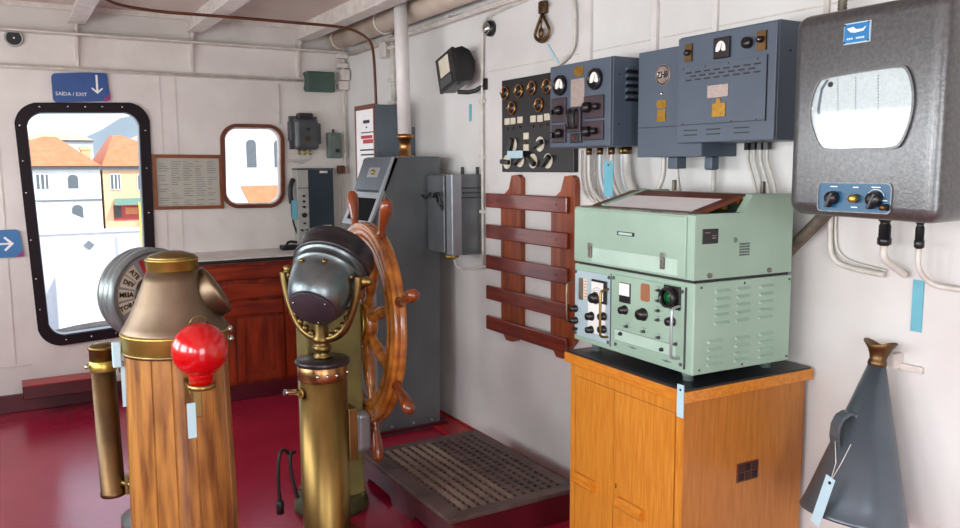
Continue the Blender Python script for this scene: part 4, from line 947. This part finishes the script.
cond('wall_cable', [(2.288, 3.77, 2.27), (2.288, 3.77, 2.33), (2.288, 3.70, 2.345), (2.288, 3.4, 2.36)], .004, 'conduit', 'thin cable rising from the round bell', sm=1, cat='cable')

# ================================================================ RADAR / ECHO RECORDER
rd = thing('echo_recorder', (2.05, 1.25, 1.41), 'large hammered-grey chart recorder with a rounded glass window, on the right wall', 'recorder')
b = bmesh.new(); bmesh.ops.create_cube(b, size=1)
x0, x1, y0, y1, z0, z1 = 1.85, 2.27, 1.062, 1.482, 1.415, 1.94
for v in b.verts:
    v.co = Vector(((x0 + x1) / 2 + v.co.x * (x1 - x0), (y0 + y1) / 2 + v.co.y * (y1 - y0), (z0 + z1) / 2 + v.co.z * (z1 - z0)))
    if v.co.x < 2 and v.co.y < 1.2 and v.co.z < 1.5: v.co.z -= .008
ed = [e for e in b.edges if not all(v.co.x > 2.2 for v in e.verts)]
bmesh.ops.bevel(b, geom=ed, offset=.036, segments=6, affect='EDGES', profile=.5)
for f_ in b.faces: f_.smooth = True
mb = MB(); mb.merge(b)
cs_o = mb.build('case', 'hammer', rd)
wp = [(1.378, 1.768), (1.25, 1.774), (1.168, 1.776), (1.152, 1.768), (1.138, 1.735), (1.132, 1.69), (1.140, 1.64), (1.157, 1.60), (1.172, 1.588), (1.25, 1.588), (1.355, 1.588), (1.375, 1.595), (1.400, 1.64), (1.410, 1.685), (1.402, 1.73), (1.388, 1.758)]
def smooth_poly(P, it=2):
    for _ in range(it):
        Q = []
        for a, b2 in zip(P, P[1:] + P[:1]): Q += [(a[0] * .75 + b2[0] * .25, a[1] * .75 + b2[1] * .25), (a[0] * .25 + b2[0] * .75, a[1] * .25 + b2[1] * .75)]
        P = Q
    return P
wp = smooth_poly(wp); wpo = inset_scale(wp, 1.04, 1.055, 1.27, 1.685)
MB().prism(wpo, FX(1.852), .010, [wp]).build('window_rim', 'hammer', rd)
MB().prism(wp, FX(1.8495), .0015).build('chart_paper', 'paper', rd)
MB().prism(inset_scale(wp, .99, .99, 1.265, 1.685), FX(1.8455), .0015).build('window_glass', 'glass', rd)
b = MB()
for yc in (1.335, 1.285, 1.225):
    for k in range(22): b.box(1.8474, 1.848, yc - .0012 - k * .0004, yc + .0012 - k * .0004, 1.76 - k * .0075, 1.763 - k * .0075)
b.build('chart_dots', 'darkgrey', rd)
MB().prism([(1.368, 1.765), (1.384, 1.745), (1.392, 1.69), (1.384, 1.64), (1.362, 1.61), (1.355, 1.61), (1.378, 1.65), (1.384, 1.69), (1.378, 1.74), (1.36, 1.765)], FX(1.848), .001).build('chart_edge', 'steelgrey', rd)
MB().lathe([(.007, 0), (.007, .003)], (1.848, 1.355, 1.752), (-1, 0, 0), 10).build('spindle', 'black', rd)
cp = rrect(1.176, 1.376, 1.430, 1.500, .012, 4)
MB().prism(inset_scale(cp, 1.035, 1.08, 1.276, 1.465), FX(1.852), .006, [cp]).build('panel_rim', 'hammer', rd)
MB().prism(cp, FX(1.85), .002).build('control_panel', 'radarblue', rd)
for y, r, m_ in ((1.332, .018, 'blackb'), (1.215, .020, 'blackb'), (1.269, .012, 'brass'), (1.187, .009, 'bronze')):
    z = 1.463 if r > .01 else 1.444
    MB().lathe([(r, 0), (r * .85, .018), (r * .4, .021), (0, .021)], (1.848, y, z), (-1, 0, 0), 14).build('knob', m_, rd)
    if m_ == 'blackb': MB().box(1.826, 1.848, y - .005, y + .005, z - .026, z + .018, .003, rot=Matrix.Rotation(math.radians(25), 3, 'X')).build('knob_grip', 'blackb', rd)
b = MB()
for yc, z, wd in ((1.332, 1.492, .014), (1.27, 1.491, .01), (1.215, 1.492, .016), (1.272, 1.441, .012), (1.19, 1.46, .008)): b.box(1.8472, 1.848, yc - wd / 1.4, yc + wd / 1.4, z - .0012, z + .0012)
b.build('panel_lettering', 'white', rd)
MB().tube([(1.8475, 1.215 + .024 * math.cos(a), 1.463 + .024 * math.sin(a)) for a in [math.radians(20 + 14 * k) for k in range(11)]], .001, 4).build('knob_scale', 'white', rd)
MB().box(1.846, 1.852, 1.251, 1.323, 1.846, 1.897).build('name_plate_border', 'paleblueLbl', rd)
MB().box(1.844, 1.847, 1.2535, 1.3205, 1.849, 1.894).build('name_plate', 'plateblue', rd)
MB().prism([(1.313, 1.884), (1.295, 1.886), (1.288, 1.88), (1.27, 1.879), (1.26, 1.885), (1.268, 1.874), (1.29, 1.872), (1.302, 1.874)], FX(1.844), .001).build('plate_script', 'white', rd)
b = MB()
for yc in (1.31, 1.304, 1.298, 1.285, 1.279, 1.273, 1.267): b.box(1.8432, 1.844, yc - .0022, yc + .0022, 1.856, 1.861)
b.build('plate_lettering', 'paleblueLbl', rd)
for y in (1.3195, 1.2545):
    for z in (1.85, 1.893): MB().sph((1.8435, y, z), .003, 6).build('plate_screw', 'darkgrey', rd)
MB().box(2.03, 2.1, 1.045, 1.056, 1.44, 1.47, .004).build('side_catch', 'steelgrey', rd)
MB().box(2.27, XR - .001, 1.1, 1.41, 1.45, 1.9).build('back_plate', 'steelgrey', rd)
# plugs and cables below
for nm, y, r in (('left', 1.46, .017), ('right', 1.355, .012)):
    x = 2.22; y_ = y - .035
    pl_ = thing('cable_plug', (x, y_, 1.3), ('thick' if nm == 'left' else 'slim') + ' black cable plug under the chart recorder with a white cable', 'plug')
    MB().lathe([(r * 1.15, .115), (r * 1.15, .085), (r * .8, .08), (r * .8, .075), (r, .07), (r, .035), (r * 1.15, .033), (r * 1.15, .015), (r * .7, .01)][::-1], (x, y_, 1.3), (0, 0, 1), 20).build('connector', 'blackb', pl_)
    if nm == 'left': MB().tube([(x, y_, 1.31), (x, y_, 1.27), (2.26, y_ - .02, 1.24), (2.285, y_ - .03, 1.222)], .011, 10, 2).build('cable', 'conduit', pl_)
    else: MB().tube([(x, y_, 1.31), (x, y_, 1.25), (2.25, y_ - .02, 1.21), (2.27, y_ - .06, 1.2), (2.28, 1.0, 1.2)], .008, 10, 3).build('cable', 'conduit', pl_)
cond('cable_conduit', [(2.28, 1.652, 1.45), (2.28, 1.65, 1.28), (2.28, 1.63, 1.24), (2.28, 1.58, 1.225), (2.28, 1.46, 1.215)], .009, 'conduit', 'white conduit bending below the chart recorder to the thick plug', sm=2)
cond('wall_cable', [(2.29, 1.64, 1.45), (2.29, 1.638, 1.29), (2.29, 1.61, 1.255), (2.29, 1.56, 1.24), (2.29, 1.46, 1.228)], .004, 'conduit', 'thin cable beside the bending conduit below the chart recorder', sm=2, cat='cable')
hs = [(2.25, 1.56, 1.44), (2.25, 1.62, 1.42), (2.25, 1.70, 1.34), (2.255, 1.80, 1.25), (2.26, 1.85, 1.15)]
hp = [Vector(p_) for p_ in hs]
for _ in range(3):
    Q = [hp[0]]
    for a, b2 in zip(hp, hp[1:]): Q += [a * .75 + b2 * .25, a * .25 + b2 * .75]
    Q.append(hp[-1]); hp = Q
dense = []
for a, b2 in zip(hp, hp[1:]):
    for k in range(4): dense.append(a.lerp(b2, k / 4))
tag(MB().tube(dense, .02, 12, rad=[.021 if i % 2 else .017 for i in range(len(dense))]).build('corrugated_hose', 'hose'), 'grey-brown corrugated hose between the chart recorder and the mint receiver', 'hose')
hose2 = [Vector((2.22, 1.60, 1.94 + .005 * k)) for k in range(124)]
tag(MB().tube(hose2, .014, 12, rad=[.0145 if i % 2 else .012 for i in range(len(hose2))]).build('corrugated_hose', 'hose'), 'grey corrugated hose rising above the chart recorder to the ceiling', 'hose')

# ================================================================ WOODEN CABINET
CX0, CX1, CY0, CY1, CZ = 1.738, 2.272, 1.728, 2.30, .88
cb = thing('wooden_cabinet', ((CX0 + CX1) / 2, (CY0 + CY1) / 2, 0), 'golden oak cabinet with two doors and black top against the right wall', 'cabinet')
MB().box(CX0, CX1 - .001, CY0 + .014, CY1, .03, CZ - .045).build('body', 'oakside', cb)
MB().box(CX0 + .001, CX1, CY0, CY0 + .014, .03, CZ - .045).build('side_panel', 'oakside', cb)
MB().box(CX0 + .03, CX1 - .02, CY0 + .03, CY1 - .02, 0, .03).build('plinth', 'black', cb)
MB().box(CX0 - .022, CX1 + .012, CY0 - .022, CY1 + .02, CZ - .042, CZ - .006, .003).build('top_board', 'oakedge', cb)
MB().box(CX0 - .016, CX1 + .008, CY0 - .016, CY1 + .014, CZ - .006, CZ, .001).build('black_top', 'linoleum', cb)
MB().box(CX0 - .006, CX0, CY0, CY1, CZ - .085, CZ - .042).build('top_rail', 'oak', cb)
MB().box(CX0 - .006, CX0, CY0, CY0 + .028, .03, CZ - .085).build('stile', 'oak', cb)
MB().box(CX0 - .006, CX0, CY1 - .028, CY1, .03, CZ - .085).build('stile', 'oak', cb)
for k, (y0, y1, hy0, hy1, hz) in enumerate(((2.056, 2.270, 2.15, 2.262, .418), (1.765, 2.053, 1.892, 2.02, .413))):
    dd = MB().box(CX0 - .005, CX0, y0, y1, .05, CZ - .088, .001).build('door', 'oak', cb)
    MB().prism([(hz - .02, 0), (hz + .018, 0), (hz + .02, .012), (hz + .01, .022), (hz - .012, .022), (hz - .02, .014)], lambda a, b_, t, y=hy0: (CX0 - .005 - b_, y + t, a), hy1 - hy0).build('handle', 'oakedge', dd)
    if k == 1:
        MB().box(CX0 - .0065, CX0 - .005, 2.036, 2.040, .452, .470).build('keyhole', 'black', dd)
gv = MB().box(1.966, 2.062, CY0 - .003, CY0, .535, .598).build('vent_grille', 'framecopper', cb)
b = MB()
for i in range(3):
    for j in range(2):
        xa = 1.972 + i * .03; za = .54 + j * .029
        for k in range(4):
            if (i + j) % 2: b.box(xa, xa + .025, CY0 - .0045, CY0 - .003, za + k * .0068, za + k * .0068 + .004)
            else: b.box(xa + k * .0065, xa + k * .0065 + .004, CY0 - .0045, CY0 - .003, za, za + .025)
b.build('grille_slots', 'black', gv)
lb = thing('paper_label', (CX0 - .03, 1.722, .7), 'pale blue label hanging at the front corner of the oak cabinet', 'label')
lb_c = lb
MB().box(CX0 - .027, CX0 - .0245, 1.708, 1.735, .795, .896).build('card', 'paleblueLbl', lb)
MB().lathe([(.004, 0), (.004, .001)], (CX0 - .027, 1.721, .88), (-1, 0, 0), 8).build('eyelet', 'black', lb)

# ================================================================ MINT RECEIVER (lower) + FACSIMILE RECORDER (upper)
LX0, LX1, LY0, LY1 = 1.773, 2.192, 1.735, 2.328
lr = thing('radio_receiver', (1.98, 2.03, CZ), 'mint green radio receiver with knobs and louvred side, on the oak cabinet', 'radio receiver')
MB().box(LX0, LX1, LY0, LY1, .91, 1.194, .004).build('case', 'mint', lr)
for x in (1.81, 2.15):
    for y in (1.79, 2.24): MB().lathe([(.016, 0), (.016, .015), (.019, .016), (.019, .0305)], (x, y, CZ), (0, 0, 1), 16).build('foot', 'greygreen' if True else 'mint', lr)
XF = LX0
MB().box(XF - .006, XF, 2.118, 2.318, .93, 1.172, .002).build('left_panel', 'paleblue', lr)
MB().box(XF - .008, XF - .006, 2.142, 2.238, .955, 1.085).build('white_scale_plate', 'dialwhite', lr)
MB().box(XF - .006, XF, 1.768, 2.113, .925, 1.180, .002).build('right_panel', 'mint', lr)
MB().box(XF - .007, XF - .006, 1.80, 2.09, .955, .992).build('strip_panel', 'mintpale', lr)
b = MB()
for (y0, y1, z0, z1) in ((2.1135, 2.1165, .925, 1.18), (1.80, 2.09, .9925, .9935), (1.80, 2.09, .954, .955), (1.765, 1.768, .925, 1.18)): b.box(XF - .0066, XF - .0002, y0, y1, z0, z1)
b.build('panel_gap', 'darkgrey', lr)
def knob(par, y, z, r, x=XF - .006, m_='blackb', dp=.022):
    k = MB().lathe([(r * 1.15, 0), (r * 1.15, .004), (r, .006), (r * .88, dp), (0, dp + .001)], (x, y, z), (-1, 0, 0), 16).build('knob', m_, par)
    return k
MB().box(XF - .012, XF - .006, 2.132, 2.216, 1.068, 1.15, .003).build('meter_frame', 'blackb', lr)
MB().box(XF - .0135, XF - .012, 2.148, 2.212, 1.078, 1.142).build('meter_face', 'dialwhite', lr)
b = MB()
for rr in (.022, .03, .038): b.tube([(XF - .0138, 2.178 + rr * math.cos(a), 1.085 + rr * math.sin(a)) for a in [math.radians(30 + 12 * k) for k in range(11)]], .0007, 4)
b.build('meter_scale', 'darkgrey', lr)
MB().box(XF - .009, XF - .006, 2.27, 2.292, 1.065, 1.145).build('drum_dial', 'hose', lr)
MB().box(XF - .009, XF - .006, 2.245, 2.266, 1.072, 1.145).build('scale_strip', 'cream', lr)
b = MB()
for k in range(6): b.box(XF - .0095, XF - .009, 2.247, 2.264, 1.08 + k * .011, 1.082 + k * .011)
b.build('scale_marks', 'redprint', lr)
for y, z, r in ((2.19, 1.085, .019), (2.31, 1.028, .012), (2.308, .984, .012), (2.216, 1.015, .0145), (2.216, .966, .0125), (2.147, 1.026, .013), (2.147, .98, .013)): knob(lr, y, z, r, x=XF - .012 if z > 1.06 else XF - .008)
MB().box(XF - .018, XF - .006, 2.30, 2.318, .948, .958).build('toggle', 'blackb', lr)
MB().box(XF - .010, XF - .006, 2.012, 2.068, 1.09, 1.158, .002).build('meter_frame', 'blackb', lr)
MB().box(XF - .0115, XF - .010, 2.015, 2.065, 1.115, 1.156).build('meter_face', 'dialwhite', lr)
MB().prism(rrect(1.922, 1.963, 1.11, 1.168, .008, 3), FX(XF - .006), .002).build('brown_plate', 'browntag', lr)
for y, z, r in ((2.04, 1.066, .014), (1.95, 1.066, .019), (1.819, 1.066, .014)): knob(lr, y, z, r)
MB().box(XF - .012, XF - .006, 1.782, 1.855, 1.105, 1.185 - .007, .003).build('scope_bezel', 'blackb', lr)
MB().lathe([(.03, 0), (.034, .01), (.03, .022), (.025, .024), (.023, .014)], (XF - .010, 1.825, 1.142), (-1, 0, 0), 28, cap=False).build('scope_ring', 'blackb', lr)
MB().lathe([(.026, 0), (.024, .006), (0, .009)], (XF - .010, 1.825, 1.142), (-1, 0, 0), 24).build('scope_screen', 'greenglass', lr)
for y, z in ((1.88, 1.155), (1.88, 1.122), (1.88, 1.09), (1.88, 1.06), (2.028, 1.012), (1.945, 1.010), (1.875, 1.004), (1.80, .998)):
    MB().lathe([(.006, 0), (.005, .008), (.0025, .012), (0, .02)], (XF - .006, y, z), (-1, 0, 0), 10).build('toggle', 'darkgrey', lr)
b = MB()
for y, z in ((1.88, 1.155), (1.88, 1.122), (1.88, 1.09), (1.88, 1.06), (2.028, 1.012), (1.945, 1.010), (1.875, 1.004)):
    b.box(XF - .0068, XF - .006, y - .010, y + .010, z + .0105, z + .0118).box(XF - .0068, XF - .006, y + .012, y + .02, z, z + .0012).box(XF - .0068, XF - .006, y - .02, y - .012, z, z + .0012)
b.build('panel_marks', 'darkgrey', lr)
for y, z in ((2.058, .981), (1.86, .968)): knob(lr, y, z, .006, dp=.01)
b = MB()
for y, z in ((2.00, .945), (1.84, .935)): b.prism([(y - .025, z), (y, z + .004), (y + .025, z), (y, z - .004)], FX(XF - .006), .001)
b.build('emblem_mark', 'greygreen', lr)
for y, z in ((2.322 - .01, 1.165), (2.125, 1.165), (2.125, .938), (2.31, .938), (2.10, 1.168), (1.778, 1.165), (1.778, .938), (2.085, .94)):
    MB().lathe([(.006, 0), (.006, .003), (.003, .004)], (XF - .006, y, z), (-1, 0, 0), 12).build('panel_screw', 'darkgrey', lr)
for y, z0, z1, m_ in ((2.322, .975, 1.128, 'hood'), (2.128, .955, 1.125, 'brassd'), (1.786, .955, 1.12, 'steellight')):
    MB().tube([(XF - .004, y, z1), (XF - .034, y, z1 - .004), (XF - .04, y, z1 - .014), (XF - .04, y, z0 + .014), (XF - .034, y, z0 + .004), (XF - .004, y, z0)], .0045, 8, 1).build('panel_handle', m_, lr)
# louvres on the side facing the camera
for (xc, zs) in ((1.885, [1.165, 1.14, 1.115, 1.09, 1.065]), (1.975, [1.165, 1.14, 1.115, 1.09, 1.065]), (2.075, [1.165, 1.14, 1.115, 1.09, 1.065]), (1.86, [1.01, .985, .96, .938]), (1.975, [1.01, .985, .96, .938]), (2.08, [1.01, .985, .96, .938])):
    for z in zs:
        b = MB(); A = [b.bm.verts.new(p_) for p_ in ((xc - .03, LY0, z + .006), (xc + .03, LY0, z + .006), (xc + .03, LY0, z - .006), (xc - .03, LY0, z - .006), (xc - .027, LY0 - .008, z - .002), (xc + .027, LY0 - .008, z - .002), (xc + .027, LY0 - .008, z - .005), (xc - .027, LY0 - .008, z - .005))]
        for f in ((0, 1, 5, 4), (4, 5, 6, 7), (1, 2, 6, 5), (3, 0, 4, 7), (3, 7, 6, 2)): b._f([A[i] for i in f])
        b.build('louvre', 'mint', lr)
for x, z in ((1.80, 1.18), (1.98, 1.182), (2.18, 1.18), (1.80, .925), (1.98, .922), (2.18, .925)): MB().sph((x, LY0, z), .0045, 6).build('side_screw', 'darkgrey', lr)
# upper unit
ur = thing('facsimile_recorder', (1.98, 2.03, 1.197), 'mint green chart recorder with an open glazed top, stacked on the receiver', 'facsimile recorder')
UZ = 1.203
b = MB().m('mint')
pr_ = [(LX0 + .0, UZ), (LX0, 1.398), (1.78, 1.402), (1.965, 1.402), (2.008, 1.456), (2.19, 1.457), (2.192, UZ)]
# side cheeks with the raised back, body between them with an open well
for ya, yb in ((LY0 + .004, LY0 + .03), (LY1 - .03, LY1)):
    MB().prism(pr_, lambda a, b_, t, ya=ya: (a, ya + t, b_), yb - ya).build('side_cheek', 'mint', ur)
b = MB()
MB().box(LX0, LX0 + .014, LY0 + .03, LY1 - .03, UZ, 1.40).build('front_wall', 'mint', ur)
MB().box(LX0 - .006, LX0, LY0 + .035, LY1 - .004, UZ + .004, 1.394, .002).build('front_flap', 'mint', ur)
MB().box(LX0 - .008, LX0 - .006, 1.80, 2.22, UZ + .008, 1.262, .001).build('lower_flap', 'mintpale', ur)
MB().box(LX0 + .014, 2.185, LY0 + .03, LY1 - .03, UZ, UZ + .15).build('inner_body', 'mint', ur)
MB().box(2.15, 2.186, LY0 + .03, LY1 - .03, UZ + .15, 1.452).build('back_wall', 'mint', ur)
MB().box(LX0, LX0 + .05, LY0 + .03, LY1 - .03, 1.395, 1.406, .003).build('top_ledge', 'hose', ur)
MB().box(2.0, 2.03, LY0 + .03, LY1 - .03, 1.445, 1.458, .002).build('glass_top_rail', 'framecopper', ur) if False else None
# lid frame: sloping glazed frame
def slope(y0, y1, t0, t1, o0, o1, name, m_):
    A = Vector((1.815, 0, 1.400)); B = Vector((2.01, 0, 1.452)); d_ = B - A; nn = Vector((-d_.z, 0, d_.x)).normalized()
    mb = MB(); vs = []
    for yy in (y0, y1):
        for q_ in (A + d_ * t0 + nn * o0, A + d_ * t1 + nn * o0, A + d_ * t1 + nn * o1, A + d_ * t0 + nn * o1): vs.append(mb.bm.verts.new((q_.x, yy, q_.z)))
    for f in ((0, 1, 2, 3), (7, 6, 5, 4), (0, 4, 5, 1), (1, 5, 6, 2), (2, 6, 7, 3), (3, 7, 4, 0)): mb._f([vs[i] for i in f])
    return mb.build(name, m_, ur)
slope(LY0 + .035, LY1 - .035, 0, .06, -.004, .004, 'lid_front_bar', 'hose')
slope(LY0 + .035, LY1 - .035, .72, 1, -.006, .006, 'lid_back_bar', 'framecopper')
slope(LY0 + .035, LY0 + .07, .06, .72, -.006, .006, 'lid_side_bar', 'framecopper')
slope(LY1 - .08, LY1 - .035, .06, .72, -.006, .006, 'lid_side_bar', 'framecopper')
slope(LY1 - .10, LY1 - .085, .06, 1.05, -.006, .010, 'lid_rail', 'mint')
slope(LY0 + .07, LY1 - .08, .06, .72, -.004, .004, 'chart_paper', 'white')
MB().box(2.0, 2.16, LY0 + .03, LY1 - .03, 1.442, 1.449).build('back_deck', 'mint', ur)
MB().box(1.99, 2.05, LY0 + .045, LY0 + .095, 1.425, 1.45, .004).cyl((1.95, LY0 + .06, 1.42), (1.95, LY0 + .1, 1.42), .012, n=10).build('drive_gear', 'brassplate', ur)
MB().prism([(1.84, 1.40), (1.86, 1.40), (2.10, 1.455), (2.075, 1.46)], lambda a, b_, t: (a, LY1 - .035 + t, b_), .02).build('lid_arm', 'greygreen', ur)
for y in (1.80, 2.20): MB().box(2.12, 2.135, y, y + .012, 1.455, 1.495, .003).build('lid_stay', 'hose', ur)
MB().box(LX0 - .009, LX0 - .006, 2.00, 2.083, 1.316, 1.329).build('name_plate', 'blackb', ur)
MB().box(LX0 - .010, LX0 - .009, 2.008, 2.075, 1.3185, 1.3265).build('name_lettering', 'mintpale', ur)
for y in (2.224, 1.862):
    MB().box(LX0 - .016, LX0 - .006, y - .008, y + .008, 1.225, 1.262, .003).box(LX0 - .02, LX0 - .014, y - .004, y + .004, 1.25, 1.278, .002).build('latch', 'hose', ur)
MB().box(1.802, 1.865, LY0 + .001, LY0 + .004, 1.312, 1.357, .002).build('side_plate', 'blackb', ur)
MB().box(1.84, 1.855, LY0 - .0002, LY0 + .001, 1.335, 1.337).box(1.84, 1.855, LY0 - .0002, LY0 + .001, 1.328, 1.33).box(1.81, 1.83, LY0 - .0002, LY0 + .001, 1.345, 1.347).build('plate_lettering', 'silverplate', ur)
b = MB()
for i in range(6):
    for j in range(5): b.box(1.958 + i * .0075, 1.963 + i * .0075, LY0 + .003, LY0 + .0042, 1.268 + j * .0085, 1.2735 + j * .0085)
b.build('speaker_grille', 'darkgrey', ur)
MB().sph((1.94, LY0 + .004, 1.318), .009, 8, (1, .3, 1)).build('side_button', 'greygreen', ur)
for x in (1.835, 2.09): MB().lathe([(.008, 0), (.008, .006)], (x, LY0 + .004, 1.215), (0, -1, 0), 10).build('side_screw', 'hose', ur)
MB().box(LX0 + .004, LX1 - .01, LY0 + .008, LY1 - .02, 1.194, UZ).build('base_seal', 'black', ur)

# ================================================================ MEGAPHONE
mg = thing('speaking_trumpet', (2.14, 1.40, .5), 'grey metal speaking trumpet hanging wide end down on the right wall', 'megaphone')
mb0 = Vector((2.128, 1.418, .505)); mt = Vector((2.218, 1.425, .955)); ax_m = mt - mb0; Lm = ax_m.length
MB().lathe([(.146, 0), (.150, -.002), (.152, .004), (.148, .010), (.135, .05), (.024, Lm), (.020, Lm), (.13, .05), (.140, .008), (.146, 0)], mb0, ax_m, 64, cap=False).build('cone', 'steelgrey', mg)
a_, u_, v_ = basis(ax_m)
mb = MB(); rings = []
for i, (r, h) in enumerate(((.024, -.01), (.027, 0), (.026, .008), (.023, .016), (.026, .028), (.034, .042), (.047, .054))):
    rg = []
    for k in range(32):
        a = 2 * PI * k / 32; dirv = u_ * math.cos(a) + v_ * math.sin(a)
        lift = (abs(dirv.y) ** 2 * .018 if i == 6 else (abs(dirv.y) ** 2 * .008 if i == 5 else 0))
        rg.append(mb.bm.verts.new(mt + ax_m.normalized() * (h + lift) + dirv * r))
    rings.append(rg)
for A, B in zip(rings, rings[1:]):
    for k in range(32): mb._f([A[k], A[(k + 1) % 32], B[(k + 1) % 32], B[k]], True)
mo = mb.build('mouthpiece', 'bronze', mg); sd = mo.modifiers.new('s', 'SOLIDIFY'); sd.thickness = .0015
# D handle on the camera-left side
hc = mb0 + ax_m * .56
side = Vector((-.93, .25, .0)).normalized()
hn = side.cross(Vector((0, 0, 1))).normalized()
_o = [(-.02, .062), (.02, .066), (.044, .055), (.058, .030), (.062, -.005), (.056, -.035), (.040, -.056), (.015, -.064), (-.005, -.062)]
_i = [(-.012, .052), (.018, .056), (.038, .046), (.050, .026), (.053, -.005), (.048, -.030), (.034, -.047), (.012, -.054), (-.002, -.052)]
MB().prism(_o + _i[::-1], lambda a, b_, t: hc + side * (.056 + a) + Vector((0, 0, b_)) + hn * (t - .017), .034).build('handle', 'steelgrey', mg)
MB().box(-.006, .006, -.022, .022, -.06, .06, .004).build('handle_plate', 'steelgrey', mg)
hp_ = [o for o in bpy.data.objects if o.name.startswith('handle_plate')][0]
qq = side.to_track_quat('X', 'Z').to_matrix()
for v in hp_.data.vertices: v.co = qq @ (v.co + wloc(mg)) + (hc + side * .052) - wloc(mg)
wb = thing('wall_bracket', (2.27, 1.43, .93), 'small white bracket on the wall behind the megaphone mouthpiece', 'bracket')
MB().box(2.285, XR - .001, 1.33, 1.41, .935, .955, .002).box(2.255, XR - .001, 1.395, 1.405, .94, .985).build('arm', 'trimw', wb)
tg = thing('paper_tag', (2.03, 1.53, .5), 'pale blue paper tag hanging on a string from the megaphone handle', 'tag')
MB().box(1.965, 1.967, 1.391, 1.421, .512, .672, rot=Matrix.Rotation(math.radians(16), 3, 'X')).build('card', 'paleblueLbl', tg)
MB().lathe([(.005, 0), (.005, .001)], (1.965, 1.386, .652), (-1, 0, 0), 8).build('eyelet', 'black', tg)
MB().tube([(1.966, 1.385, .655), (1.98, 1.38, .71), (2.0, 1.40, .765)], .0012, 6).tube([(1.966, 1.385, .655), (1.99, 1.37, .71), (2.0, 1.35, .77)], .0012, 6).build('string', 'conduit', tg)
# the oak cabinet and the two units on it stand slightly askew to the wall
def askew(objs, c, deg, sy=1):
    Rm = Matrix.Rotation(math.radians(deg), 3, 'Z'); c = Vector(c)
    for o in objs:
        v = o.location - c; v.y *= sy; o.location = c + Rm @ v; o.rotation_euler.z += math.radians(deg); o.scale.y = sy
askew([cb, lb_c], (1.713, 1.713, 0), -1.5, 1.02)
askew([lr, ur], (1.773, 1.735, 0), -2.2, 1.05)
